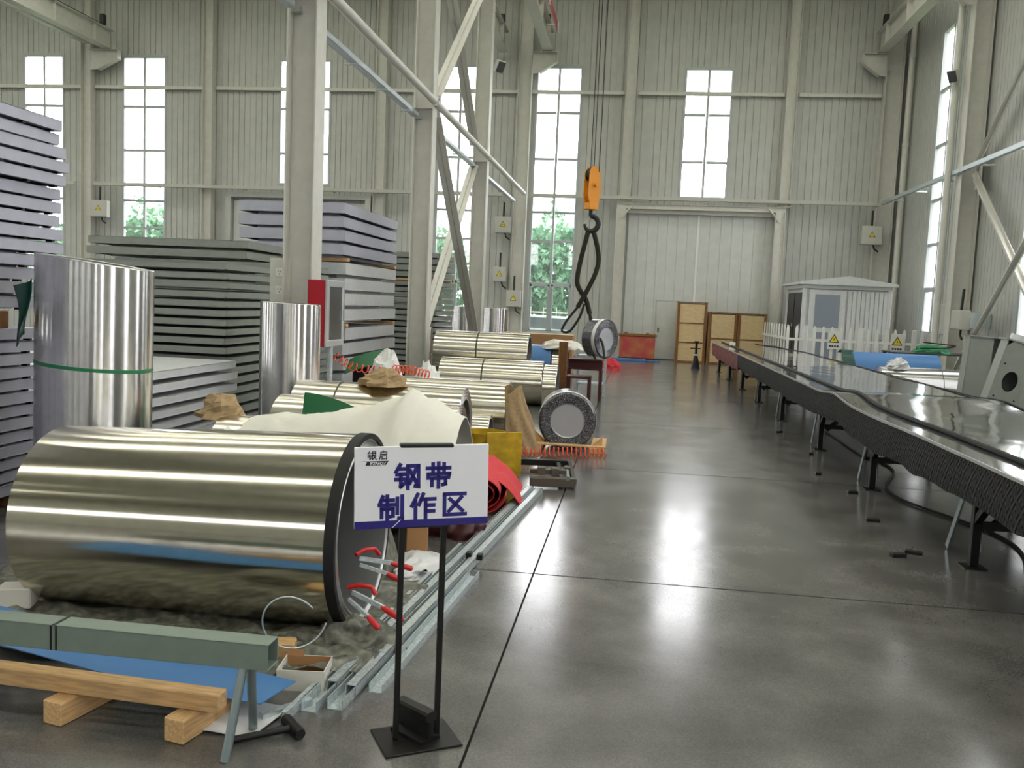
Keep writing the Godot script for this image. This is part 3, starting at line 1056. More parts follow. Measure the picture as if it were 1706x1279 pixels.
func warning_triangle(parent: Node, at: Vector3, size: float, basis := Basis.IDENTITY):
	# yellow triangle with a black rim and a lightning bolt
	var st := new_st()
	var xf := Transform3D(basis, at)
	var h := size * 0.87
	extr(st, [Vector2(-size * 0.5, 0), Vector2(size * 0.5, 0), Vector2(0, h)], 0.002, xf)
	obj("warning_rim", st, M.black, parent)
	st = new_st()
	extr(st, [Vector2(-size * 0.36, size * 0.08), Vector2(size * 0.36, size * 0.08), Vector2(0, h * 0.83)], 0.002, xf.translated_local(Vector3(0, 0, 0.002)))
	obj("warning_field", st, M.yellow_label, parent)
	st = new_st()
	var k := size
	extr(st, [Vector2(0.04 * k, 0.56 * k), Vector2(-0.08 * k, 0.30 * k), Vector2(0.0, 0.31 * k), Vector2(-0.04 * k, 0.13 * k), Vector2(0.09 * k, 0.37 * k), Vector2(0.01 * k, 0.36 * k)], 0.002, xf.translated_local(Vector3(0, 0, 0.004)))
	obj("lightning_bolt", st, M.black, parent)

func wiring_box(label: String, at: Vector3, w: float, h: float, turn := 0.0, sign_size := 0.2, off := 0.33):
	var t := thing("wiring_box", label, "electrical box", at, turn, "wiring boxes")
	box_part("case", Vector3(0, 0, 0), Vector3(w, h, 0.2), M.ebox, t, 0.012)
	box_part("standoff", Vector3(0, 0, -0.1 - off * 0.5), Vector3(0.08, h * 0.8, off), M.galv, t)
	box_part("lid", Vector3(0, 0, 0.105), Vector3(w - 0.04, h - 0.04, 0.012), M.ebox, t, 0.004)
	if sign_size > 0.0:
		warning_triangle(t, Vector3(0, -sign_size * 0.3, 0.112), sign_size)
	var st := new_st()
	tube(st, [Vector3(0, h * 0.5, 0), Vector3(0, h * 0.5 + 0.45, -0.02)], 0.03, 8)
	tube(st, [Vector3(0.06, -h * 0.5, 0), Vector3(0.1, -h * 0.5 - 0.12, 0.02), Vector3(0.22, -h * 0.5 - 0.2, 0.02)], 0.025, 7)
	obj("cable", st, M.black, t)
	return t

func make_wall_fittings():
	wiring_box("pale electrical box with a warning triangle on the left wall column", Vector3(-17.75, 4.1, WZ + 0.44), 0.6, 0.55)
	wiring_box("upper pale electrical box with a warning triangle beside the crossed braces", Vector3(-4.2, 3.98, WZ + 0.45), 0.5, 0.5)
	wiring_box("middle small pale electrical box below the upper one by the braces", Vector3(-4.25, 2.44, WZ + 0.45), 0.42, 0.46)
	wiring_box("lowest pale electrical box with a warning triangle beside the tall window", Vector3(-3.78, 1.7, WZ + 0.46), 0.45, 0.52, 0.0, 0.2, 0.035)
	wiring_box("grey electrical box on the back wall above the kiosk", Vector3(6.82, 4.0, WZ + 0.5), 0.6, 0.55, 0.0, 0.2, 0.03)
	# boxes on the right wall
	wiring_box("flat grey electrical box on the right wall beside the far window", Vector3(RX - 0.14, 1.62, -22.75), 0.7, 0.75, -PI / 2, 0.0, 0.03)
	wiring_box("small grey electrical box on the right wall behind the metal ducts", Vector3(RX - 0.62, 1.62, -20.6), 0.6, 0.42, -PI / 2, 0.0, 0.5)
	# rain pipe in the corner
	var p := thing("rain_pipe", "round pale rain pipe in the far corner", "pipe", Vector3(RX - 0.14, 0, WZ + 0.95))
	var st := new_st()
	tube(st, [Vector3(0, 0, 0), Vector3(0, 11.9, 0)], 0.085, 14)
	obj("pipe", st, M.paint, p)
	st = new_st()
	for y in [1.5, 3.0, 6.5, 9.0]:
		tube(st, [Vector3(0, y, 0), Vector3(0, y + 0.12, 0)], 0.1, 14)
	obj("pipe_socket", st, M.paint, p)
	p = thing("rain_pipe", "round pale rain pipe beside the right wall column", "pipe", Vector3(RX - 0.62, 0, -22.2))
	st = new_st()
	tube(st, [Vector3(0, 0, 0), Vector3(0, 11.9, 0)], 0.075, 14)
	obj("pipe", st, M.paint, p)
	st = new_st()
	for y in [2.2, 3.0, 6.8]:
		tube(st, [Vector3(0, y, 0), Vector3(0, y + 0.1, 0)], 0.088, 14)
	obj("pipe_socket", st, M.paint, p)
	# floodlights (switched off)
	for e in [[Vector3(-3.42, 6.98, -21.1), 0.9, "small floodlight on the third free-standing column"], [Vector3(RX - 0.72, 7.08, -22.0), -0.9, "small floodlight on the right wall column"]]:
		var f := thing("floodlight", e[2], "lamp", e[0], e[1], "floodlights")
		box_part("housing", Vector3(0, 0, 0.05), Vector3(0.24, 0.28, 0.09), M.ebox, f, 0.01).rotation.x = 0.5
		box_part("lens", Vector3(0, -0.02, 0.1), Vector3(0.2, 0.24, 0.01), M.cabinet_glass, f).rotation.x = 0.5
		st = new_st()
		bar(st, Vector3(0, 0, -0.12), Vector3(0, 0, 0.03), 0.04, 0.03)
		obj("bracket", st, M.black_steel, f)

# ---------------------------------------------------------------- coils
func coil_body(t: Node3D, L: float, R0: float, R1: float, rin: float, xf: Transform3D, m: Material, straps: Array, strap_mat: Material, skew := Vector2.ZERO, edge: Material = null):
	# lathe axis runs from y = 0 to y = L in xf; sheet wound round an open bore
	var st := new_st()
	lathe(st, [Vector2(R0 - 0.003, 0.0), Vector2(R0, 0.003), Vector2(R1, L - 0.003), Vector2(R1 - 0.003, L)], 96, xf, skew)
	obj("wound_sheet", st, m, t)
	for e in [[0.0, R0], [L, R1]]:
		st = new_st()
		var prof := []
		var n := 7
		for i in n + 1:
			var r: float = lerpf(e[1] - 0.003, rin, float(i) / n)
			var o := (0.0 if i == 0 or i == n else (0.004 if i % 2 else -0.002)) * (1.0 if e[0] > 0.0 else -1.0)
			prof.append(Vector2(r, e[0] - o))
		if e[0] > 0.0:
			prof.reverse()
		prof.reverse()
		lathe(st, prof, 72, xf, skew)
		obj("edge_ring", st, edge if edge else M.coil_edge, t)
	st = new_st()
	lathe(st, [Vector2(rin, L), Vector2(rin, 0.0)], 72, xf, skew)
	obj("bore", st, M.bore, t)
	for s in straps:
		st = new_st()
		var rr := lerpf(R0, R1, s[0]) + 0.0015
		lathe(st, [Vector2(rr - 0.001, L * s[0] - s[1]), Vector2(rr, L * s[0] - s[1]), Vector2(rr, L * s[0] + s[1]), Vector2(rr - 0.001, L * s[0] + s[1])], 72, xf, skew * s[0])
		obj("strap", st, strap_mat, t)

func lying_coil(label: String, x0: float, x1: float, z: float, R0: float, R1: float, rin: float, m: Material, straps := [], base := 0.0, strap_mat: Material = null, edge: Material = null):
	var t := thing("steel_coil", label, "coil", Vector3((x0 + x1) * 0.5, base, z), 0.0, "lying steel coils")
	var R := (R0 + R1) * 0.5
	var L := x1 - x0
	var tilt := atan2(R1 - R0, L)
	var xf := Transform3D(Basis(Vector3.BACK, -PI / 2 + tilt), Vector3(-L * 0.5, R0, 0))
	coil_body(t, L, R0, R1, rin, xf, m, straps, strap_mat if strap_mat else M.strap_dark, Vector2.ZERO, edge)
	return t

func standing_coil(label: String, x: float, z: float, R: float, rin: float, H: float, base: float, straps := [], lean := 0.0, skew := Vector2.ZERO):
	var t := thing("upright_coil", label, "coil", Vector3(x, base, z), 0.0, "upright steel coils")
	coil_body(t, H, R, R, rin, Transform3D(Basis(Vector3.BACK, lean), Vector3.ZERO), M.coil_bright, straps, M.strap, skew)
	return t

func make_coils():
	var C: Material = M.coil_soft
	var big = lying_coil("largest steel coil lying behind the sign, nearest the camera", -2.81, -1.24, -4.15, 0.435, 0.462, 0.395, M.coil, [], 0.012, null, M.coil_edge)
	var bs := new_st()
	lathe(bs, [Vector2(0.440, 0.002), Vector2(0.440, 0.006), Vector2(0.464, 0.006), Vector2(0.466, 0.003), Vector2(0.466, -0.042), Vector2(0.462, -0.042)], 96, Transform3D(Basis(Vector3.BACK, -PI / 2), Vector3(0.785, 0.462, 0)))
	obj("edge_protector", bs, M.rubber, big)
	lying_coil("grey coil just peeping over the largest coil, before the tall upright one", -3.27, -2.93, -5.0, 0.36, 0.36, 0.30, M.coil_bright)
	lying_coil("steel coil half buried under the white cloth", -2.80, -1.42, -5.95, 0.365, 0.365, 0.29, C)
	lying_coil("front coil of the touching pair, partly under the green sheet", -3.06, -1.44, -7.62, 0.35, 0.35, 0.26, C)
	lying_coil("rear coil of the touching pair with the brown paper bag on top", -3.19, -1.55, -8.42, 0.38, 0.38, 0.27, C, [[0.26, 0.008]])
	lying_coil("coil beside the brown sack with the coiled hose draped over it", -2.97, -1.345, -10.05, 0.35, 0.35, 0.29, C)
	lying_coil("short narrow brass-toned coil between the larger coils", -1.78, -1.42, -9.2, 0.21, 0.21, 0.17, C)
	lying_coil("coil with a dark strap round its middle, behind the brown sack", -2.97, -1.35, -14.0, 0.347, 0.347, 0.30, C, [[0.42, 0.012]])
	lying_coil("short bright coil end beside the strapped coil", -1.30, -1.10, -13.6, 0.335, 0.335, 0.28, C)
	lying_coil("raised coil with a green strap, highest of the lying row", -3.33, -1.73, -15.2, 0.365, 0.365, 0.31, C, [[0.46, 0.014]], 0.34, M.strap_dark)
	var sk := thing("coil_cradle", "timber cradle under the raised strapped coil", "cradle", Vector3(-2.53, 0, -15.2))
	for x in [-0.6, 0.55]:
		var st := new_st()
		extr(st, [Vector2(-0.42, 0), Vector2(0.42, 0), Vector2(0.42, 0.45), Vector2(0.3, 0.46), Vector2(0.12, 0.345), Vector2(-0.12, 0.345), Vector2(-0.3, 0.46), Vector2(-0.42, 0.45)], 0.1, Transform3D(Basis(Vector3.UP, PI / 2), Vector3(x, 0, 0)))
		obj("saddle", st, M.wood_dark, sk)
	lying_coil("blue painted short coil behind the raised strapped coil", -2.4, -1.52, -17.3, 0.40, 0.40, 0.32, M.blue)
	lying_coil("short steel coil touching the blue coil's end", -1.50, -1.22, -17.3, 0.385, 0.385, 0.31, C)
	# upright coils
	standing_coil("tall upright steel coil with a green strap behind the largest coil", -3.655, -5.72, 0.372, 0.25, 1.66, 0.09, [[0.58, 0.012]], -0.012, Vector2(-0.11, 0.02))
	var pl := thing("skid", "low wooden skid under the tall upright coil", "pallet", Vector3(-3.655, 0, -5.72))
	for z in [-0.25, 0.0, 0.25]:
		box_part("bearer", Vector3(0, 0.035, z), Vector3(0.7, 0.07, 0.09), M.wood_dark, pl, 0.004)
	box_part("deck_board", Vector3(0, 0.08, 0), Vector3(0.7, 0.02, 0.62), M.wood_dark, pl, 0.003)
	standing_coil("upright steel coil in front of the column with the fire cabinet", -3.57, -9.08, 0.312, 0.25, 1.49, 0.0, [[0.16, 0.006]], 0.0, Vector2(-0.03, 0.0))
	standing_coil("short upright coil at the left end of the raised coil", -3.98, -16.6, 0.235, 0.18, 1.06, 0.0, [[0.55, 0.006]])
	standing_coil("left one of two upright coils by the crossed braces", -4.35, -22.9, 0.36, 0.28, 1.43, 0.0)
	standing_coil("right one of two upright coils by the crossed braces", -3.52, -22.75, 0.34, 0.27, 1.42, 0.0)
	# beyond the bench
	lying_coil("large blue painted coil behind the bench", 4.2, 5.78, -18.2, 0.46, 0.46, 0.36, M.blue)
	lying_coil("plain silver coil behind the bench in front of the blue one", 4.42, 5.85, -16.95, 0.365, 0.365, 0.22, M.coil_bright, [[0.72, 0.005]], 0.0, M.tray_dark)
	# film-wrapped coils
	wrapped_coil("plastic-wrapped coil end-on beside the orange hose", Vector3(-0.69, 0.0, -10.1), 0.318, 0.50, 0.10)
	wrapped_coil("plastic-wrapped disc coil hanging in the sling over the maroon beam", Vector3(-0.56, 0.70, -15.6), 0.335, 0.30, 0.95)
	var p := thing("pallet", "wooden skid boards either side of the plastic-wrapped coil", "pallet", Vector3(-0.65, 0, -10.1))
	for x in [-0.36, 0.33]:
		box_part("bearer", Vector3(x, 0.03, 0.02), Vector3(0.16, 0.06, 0.8), M.wood_pale, p, 0.004)
	for z in [0.36]:
		box_part("deck_board", Vector3(0, 0.07, z), Vector3(0.84, 0.018, 0.09), M.wood, p, 0.004)
	for x in [0.26, -0.26]:
		var st := new_st()
		extr(st, [Vector2(0, 0), Vector2(0.12, 0), Vector2(0.12, 0.11)], 0.1, Transform3D(Basis(Vector3.UP, 0.0 if x > 0 else PI), Vector3(x, 0.06, 0.2)))
		obj("chock", st, M.wood_pale, p)

func wrapped_coil(label: String, at: Vector3, R: float, L: float, turn: float):
	# axis along local z, end face towards +z
	var t := thing("wrapped_coil", label, "coil", at, turn, "film-wrapped coils")
	var xf := Transform3D(Basis(Vector3.RIGHT, PI / 2), Vector3(0, R, -L * 0.5))
	var st := new_st()
	lathe(st, [Vector2(0.0, 0.0), Vector2(R * 0.96, 0.0), Vector2(R, 0.02), Vector2(R, L - 0.03), Vector2(R * 0.93, L), Vector2(R * 0.60, L - 0.012)], 64, xf)
	obj("film_wrap", st, M.film, t)
	st = new_st()
	lathe(st, [Vector2(R * 0.61, L - 0.016), Vector2(R * 0.56, L - 0.03), Vector2(0.0, L - 0.035)], 48, xf)
	obj("core_cover", st, M.film_core, t)
	st = new_st()
	lathe(st, [Vector2(R + 0.001, L * 0.72), Vector2(R + 0.004, L * 0.74), Vector2(R + 0.004, L * 0.93), Vector2(R + 0.001, L * 0.95)], 64, xf)
	obj("film_band", st, M.film_white, t)

# ---------------------------------------------------------------- stacked trays
func ordinal_from_top(i: int, n: int) -> String:
	var w := ["topmost", "second", "third", "fourth", "fifth", "sixth", "seventh", "eighth", "ninth", "tenth", "eleventh", "twelfth", "thirteenth", "fourteenth", "fifteenth", "sixteenth", "seventeenth", "eighteenth", "nineteenth", "twentieth"]
	if i == 0:
		return "topmost"
	if i == n - 1:
		return "lowest"
	return w[i] + " from top"

func make_tray(called: String, W: float, H: float, D: float, m: Material, holes := true) -> Node3D:
	# folded steel panel: deck, four turned-down sides with a return lip, recessed bottom
	var t := thing(called, "", "panel")
	var st := new_st()
	var k := 0.0025
	bx(st, Vector3(0, H - 0.004, 0), Vector3(W, 0.008, D), Basis.IDENTITY, 0.002)
	for s in [-1.0, 1.0]:
		bx(st, Vector3(0, H * 0.61, s * (D * 0.5 - k)), Vector3(W, H * 0.77, 0.005))
		bx(st, Vector3(s * (W * 0.5 - k), H * 0.61, 0), Vector3(0.005, H * 0.77, D - 0.01))
	obj("deck", st, m, t)
	st = new_st()
	for s in [-1.0, 1.0]:
		bx(st, Vector3(0, H * 0.21, s * (D * 0.5 - 0.018)), Vector3(W - 0.02, 0.006, 0.045))
		bx(st, Vector3(s * (W * 0.5 - 0.018), H * 0.21, 0), Vector3(0.045, 0.006, D - 0.09))
	obj("lip", st, m, t)
	st = new_st()
	bx(st, Vector3(0, H * 0.12, 0), Vector3(W - 0.44, H * 0.24, D - 0.44))
	obj("core", st, m, t)
	if holes:
		st = new_st()
		var n := int(D / 0.3)
		for i in n:
			for s in [-1.0, 1.0]:
				bx(st, Vector3(s * (W * 0.5 - 0.02), H * 0.08, -D * 0.5 + 0.12 + i * 0.3), Vector3(0.05, H * 0.16, 0.03))
		obj("spacer", st, M.black_steel, t).set_meta("kind", "stuff")
	return t

func stack(called: String, what: String, which: String, n: int, at: Vector3, turn: float, W: float, pitch: float, D: float, m: Material, jitter: float, sd: int, fill := 0.97, holes := false):
	var rng := RandomNumberGenerator.new()
	rng.seed = sd
	var proto := make_tray(called, W, pitch * fill, D, m, holes)
	proto.set_meta("group", "trays of the " + which)
	for i in n:
		var o: Node3D = proto if i == 0 else copy_thing(proto, Vector3.ZERO, 0.0, "")
		var b := Basis(Vector3.UP, turn)
		o.position = at + Vector3(0, pitch * (n - 1 - i), 0) + b * Vector3(rng.randf_range(-jitter, jitter), 0, rng.randf_range(-jitter, jitter))
		o.rotation.y = turn + rng.randf_range(-0.01, 0.01)
		o.set_meta("label", "%s, %s of the %s" % [what, ordinal_from_top(i, n), which])

func timber(label: String, c: Vector3, s: Vector3, turn := 0.0, m: Material = null, called := "timber_batten"):
	var o := box_part(called, c, s, m if m else M.wood, null, 0.006)
	o.rotation.y = turn
	tag(o, label, "timber", "")
	return o

func make_stacks():
	# at the left edge of the picture: panels running away from the camera
	stack("panel_tray", "lilac-grey steel tray", "upper half of the left-edge stack", 14, Vector3(-4.72, 1.40, -5.02), 0.0, 1.0, 0.0985, 2.42, M.tray_a, 0.03, 3, 0.97, true)
	timber("dark timber between the halves of the left-edge stack, near end", Vector3(-4.72, 1.335, -5.6), Vector3(0.98, 0.12, 0.10), 0.0, M.wood_dark)
	timber("dark timber between the halves of the left-edge stack, far end", Vector3(-4.72, 1.335, -4.3), Vector3(0.98, 0.12, 0.10), 0.0, M.wood_dark)
	stack("panel_tray", "lilac-grey steel tray", "lower half of the left-edge stack", 13, Vector3(-4.80, 0.08, -4.92), 0.0, 1.0, 0.0915, 2.3, M.tray_a, 0.012, 4, 0.97, true)
	for z in [-5.8, -4.2]:
		timber("dark floor timber under the left-edge stack, %s end" % ("far" if z < -5 else "near"), Vector3(-4.8, 0.038, z), Vector3(0.98, 0.076, 0.10), 0.0, M.wood_dark)
	# behind the tall upright coil
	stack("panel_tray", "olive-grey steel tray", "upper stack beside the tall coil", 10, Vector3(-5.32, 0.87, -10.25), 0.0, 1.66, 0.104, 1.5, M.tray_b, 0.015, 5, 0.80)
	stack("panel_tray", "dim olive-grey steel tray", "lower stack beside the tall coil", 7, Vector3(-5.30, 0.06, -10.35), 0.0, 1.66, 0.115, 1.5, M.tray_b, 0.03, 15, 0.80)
	for z in [-10.8, -9.9]:
		timber("floor timber under the olive-grey stack, %s one" % ("rear" if z < -10.5 else "front"), Vector3(-5.3, 0.028, z), Vector3(1.5, 0.056, 0.09), 0.0, M.wood_dark)
	stack("panel_tray", "grey-green steel tray", "low stack right behind the tall coil", 7, Vector3(-4.64, 0.06, -7.85), 0.0, 0.98, 0.119, 2.35, M.tray_c, 0.035, 6, 0.74)
	for z in [-8.7, -7.0]:
		timber("floor timber under the low stack, %s one" % ("rear" if z < -8 else "front"), Vector3(-4.64, 0.028, z), Vector3(0.95, 0.056, 0.09), 0.0, M.wood_dark)
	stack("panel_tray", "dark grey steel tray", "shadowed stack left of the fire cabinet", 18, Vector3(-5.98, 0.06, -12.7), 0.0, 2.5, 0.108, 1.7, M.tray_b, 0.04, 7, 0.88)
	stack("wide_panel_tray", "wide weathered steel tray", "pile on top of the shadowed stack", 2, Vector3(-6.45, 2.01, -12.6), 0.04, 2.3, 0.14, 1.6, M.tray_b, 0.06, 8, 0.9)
	for z in [-13.2, -12.2]:
		timber("floor timber under the shadowed stack, %s one" % ("rear" if z < -13 else "front"), Vector3(-5.98, 0.028, z), Vector3(2.3, 0.056, 0.09), 0.0, M.wood_dark)
	# the tallest stack, behind the first column
	var X := -5.47
	stack("deep_panel_tray", "deep silver steel tray", "bottom tier of the tallest stack", 4, Vector3(X, 0.09, -15.55), 0.0, 1.72, 0.245, 3.1, M.tray_c, 0.01, 9)
	stack("deep_panel_tray", "deep silver steel tray", "middle tier of the tallest stack", 4, Vector3(X, 1.14, -15.55), 0.0, 1.72, 0.245, 3.1, M.tray_c, 0.01, 10)
	stack("deep_panel_tray", "deep lilac-grey steel tray", "top tier of the tallest stack", 4, Vector3(X, 2.19, -15.45), 0.0, 1.74, 0.215, 3.2, M.tray_a, 0.01, 11)
	var tiers := [[0.045, 0.085, "under the bottom tier"], [1.105, 0.06, "between the bottom and middle tiers"], [2.155, 0.06, "between the middle and top tiers"]]
	for t in tiers:
		for z in [-14.05, -16.9]:
			timber("wooden batten %s of the tallest stack, %s end" % [t[2], "front" if z > -15 else "rear"], Vector3(X, t[0], z), Vector3(1.8, t[1], 0.12))
	# further back, behind the second column
	stack("panel_tray", "mottled grey steel tray", "far stack behind the second column", 16, Vector3(-4.75, 0.06, -19.0), 0.0, 1.45, 0.118, 1.8, M.tray_b, 0.03, 12, 0.86)
	for z in [-19.6, -18.4]:
		timber("floor timber under the far stack, %s one" % ("rear" if z < -19 else "front"), Vector3(-4.75, 0.028, z), Vector3(1.4, 0.056, 0.09), 0.0, M.wood_dark)
	for z in [-19.6, -18.2]:
		timber("pale batten on the far stack behind the second column, %s one" % ("rear" if z < -19 else "front"), Vector3(-4.75, 1.975, z), Vector3(1.45, 0.05, 0.1))
	stack("panel_tray", "pale grey steel tray", "pile above the far stack's battens", 4, Vector3(-4.75, 2.01, -19.0), 0.0, 1.45, 0.13, 1.8, M.tray_b, 0.02, 13)

# ---------------------------------------------------------------- the long bench
func bump(z: float) -> float:
	return 0.04 * exp(-pow((z + 9.6) / 0.42, 2.0)) - 0.015 * smoothstep(-9.3, -8.4, z) + 0.015 * smoothstep(-8.2, -6.5, z)

func make_bench():
	var z0 := -24.3
	var z1 := -1.4
	var t := thing("long_workbench", "long dark steel-framed workbench down the right side of the aisle", "workbench", Vector3(2.9, 0, -12.8))
	var o := -t.position
	for x in [2.22, 3.6]:
		box_part("side_rail", o + Vector3(x, 0.69, (z0 + z1) * 0.5), Vector3(0.06, 0.08, z1 - z0 - 0.1), M.black_steel, t)
	box_part("table_top", o + Vector3(2.9, 0.742, (z0 + z1) * 0.5), Vector3(1.56, 0.02, z1 - z0), M.black_steel, t)
	var lz := [-24.0, -21.4, -18.9, -16.4, -13.86, -11.05, -8.67, -6.12, -3.5]
	for z in lz:
		for x in [2.28, 3.54]:
			box_part("leg", o + Vector3(x, 0.335, z), Vector3(0.055, 0.65, 0.055), M.black_steel, t, 0.004)
			box_part("foot_plate", o + Vector3(x, 0.004, z), Vector3(0.14, 0.008, 0.14), M.black_steel, t)
		box_part("cross_bar", o + Vector3(2.91, 0.28, z), Vector3(1.2, 0.05, 0.05), M.black_steel, t)
		var st := new_st()
		bar(st, o + Vector3(2.28, 0.30, z), o + Vector3(2.28, 0.66, z + 0.42), 0.045, 0.045)
		bar(st, o + Vector3(2.34, 0.24, z), o + Vector3(2.8, 0.66, z), 0.045, 0.045)
		obj("knee_brace", st, M.black_steel, t)
		st = new_st()
		bar(st, o + Vector3(2.27, 0.012, z - 0.46), o + Vector3(2.27, 0.66, z - 0.10), 0.05, 0.012, Vector3.RIGHT)
		bar(st, o + Vector3(2.33, 0.10, z - 0.02), o + Vector3(2.33, 0.66, z - 0.2), 0.035, 0.012, Vector3.RIGHT)
		obj("flat_strut", st, M.pipe, t)
	# polished sheet: a wavy main field, a black rubber strip, the outer lip
	var fn := FastNoiseLite.new()
	fn.seed = 5
	fn.frequency = 0.55
	var s := thing("polished_sheet", "mirror-polished steel sheet lying on the long bench", "sheet metal", Vector3(2.9, 0.755, -12.8))
	var so := -s.position
	var st := new_st()
	grid_sheet(st, 26, 170, func(u: float, v: float) -> Vector3:
		var z := lerpf(z0 + 0.15, z1, v)
		var nar := 0.55 * (1.0 - smoothstep(-24.2, -20.0, z))
		var x := lerpf(2.33, 3.70 - nar, u)
		return so + Vector3(x, 0.778 + 0.006 * fn.get_noise_2d(x * 1.2, z * 0.7) + 0.0012 * fn.get_noise_2d(x * 7.0 + 40.0, z * 4.0) + bump(z), z), 0.003)
	obj("field", st, M.mirror_sheet, s)
	st = new_st()
	grid_sheet(st, 4, 170, func(u: float, v: float) -> Vector3:
		var z := lerpf(z0, z1, v)
		var x := lerpf(2.095, 2.31, u)
		return so + Vector3(x, 0.772 + 0.005 * fn.get_noise_2d(9.0, z) + bump(z), z), 0.004)
	obj("lip", st, M.mirror_sheet, s)
	st = new_st()
	grid_sheet(st, 2, 170, func(u: float, v: float) -> Vector3:
		var z := lerpf(z0, z1, v)
		return so + Vector3(2.078, 0.776 - 0.020 * u + 0.005 * fn.get_noise_2d(9.0, z) + bump(z), z), 0.012)
	obj("turned_edge", st, M.alu, s)
	var pts := []
	for i in 90:
		var z := lerpf(z0 + 0.12, z1, i / 89.0)
		pts.append(Vector3(2.32, 0.788 + bump(z), z) + so)
	st = new_st()
	tube(st, pts, 0.018, 8)
	pts = []
	for i in 60:
		var z := lerpf(z0 + 0.3, z1, i / 59.0)
		pts.append(Vector3(3.70 - 0.55 * (1.0 - smoothstep(-24.2, -20.0, z)), 0.785 + bump(z), z) + so)
	tube(st, pts, 0.008, 6)
	obj("rubber_strip", st, M.rubber, s)
	# covers hanging over the front edge
	var cov := [[z0, -18.3, "red_cover", "faded red cloth hanging from the far end of the bench", M.red_brown, 0.0], [-18.28, -15.3, "quilted_cover", "black quilted cover hanging from the bench, short far piece", M.quilt, 1.3], [-15.27, z1, "quilted_cover", "long black quilted cover hanging along the near bench edge", M.quilt, 2.2]]
	for c in cov:
		st = new_st()
		var n := int((c[1] - c[0]) * 9.0)
		var low: float = c[5]
		grid_sheet(st, 7, n, func(u: float, v: float) -> Vector3:
			var z := lerpf(c[0], c[1], v)
			var drop := 0.295 + 0.05 * fn.get_noise_1d(z * 1.6 + low * 30.0) + (0.06 if low == 0.0 else 0.0)
			var y := 0.766 + bump(z) - drop * u
			var x := 2.088 - 0.02 * u + 0.022 * u * sin(z * 7.0 + low) * fn.get_noise_1d(z * 2.0) + 0.05 * u * u
			return Vector3(x, y, z), 0.008)
		tag(obj(c[2], st, c[4], null), c[3], "cover", "")
	# clutter under and on the bench
	box_part("paper_box", Vector3(2.35, 0.825, -21.9), Vector3(0.13, 0.075, 0.1), M.card_white, null, 0.003)
	tag(get_node("paper_box"), "small white carton standing on the far end of the bench", "carton")
	var b := thing("floor_beam", "steel channel lying under the bench behind its legs", "beam", Vector3(2.68, 0, -11.6))
	st = new_st()
	bx(st, Vector3(0, 0.17, 0), Vector3(0.02, 0.30, 2.2))
	bx(st, Vector3(0.06, 0.32, 0), Vector3(0.14, 0.016, 2.2))
	bx(st, Vector3(0.06, 0.02, 0), Vector3(0.14, 0.016, 2.2))
	obj("channel", st, M.black_steel, b)
	b = thing("cable_run", "black cable trailing over the floor under the bench", "cable", Vector3(2.6, 0, -8))
	pts = []
	for i in 40:
		var k := i / 39.0
		pts.append(Vector3(0.2 * sin(k * 9.0), 0.012, 1.9 - 4.5 * k))
	st = new_st()
	tube(st, pts, 0.011, 6)
	obj("cable", st, M.rubber, b)
	var rng := RandomNumberGenerator.new()
	rng.seed = 9
	for i in 7:
		var sc := new_st()
		bx(sc, Vector3(0, 0.012, 0), Vector3(rng.randf_range(0.05, 0.12), 0.024, rng.randf_range(0.03, 0.07)), Basis(Vector3.UP, rng.randf() * 3.0), 0.004)
		var q := obj("scrap_piece", sc, M.black_steel)
		q.position = Vector3([1.98, 2.05, 1.92, 2.1, 1.95, 2.02, 1.85][i], 0, [-6.35, -8.4, -9.3, -10.6, -7.3, -12.4, -6.25][i])
		tag(q, "small dark scrap on the floor by the bench, %s from the camera" % ["first", "fourth", "fifth", "sixth", "third", "seventh", "second"][i], "scrap", "scraps by the bench")

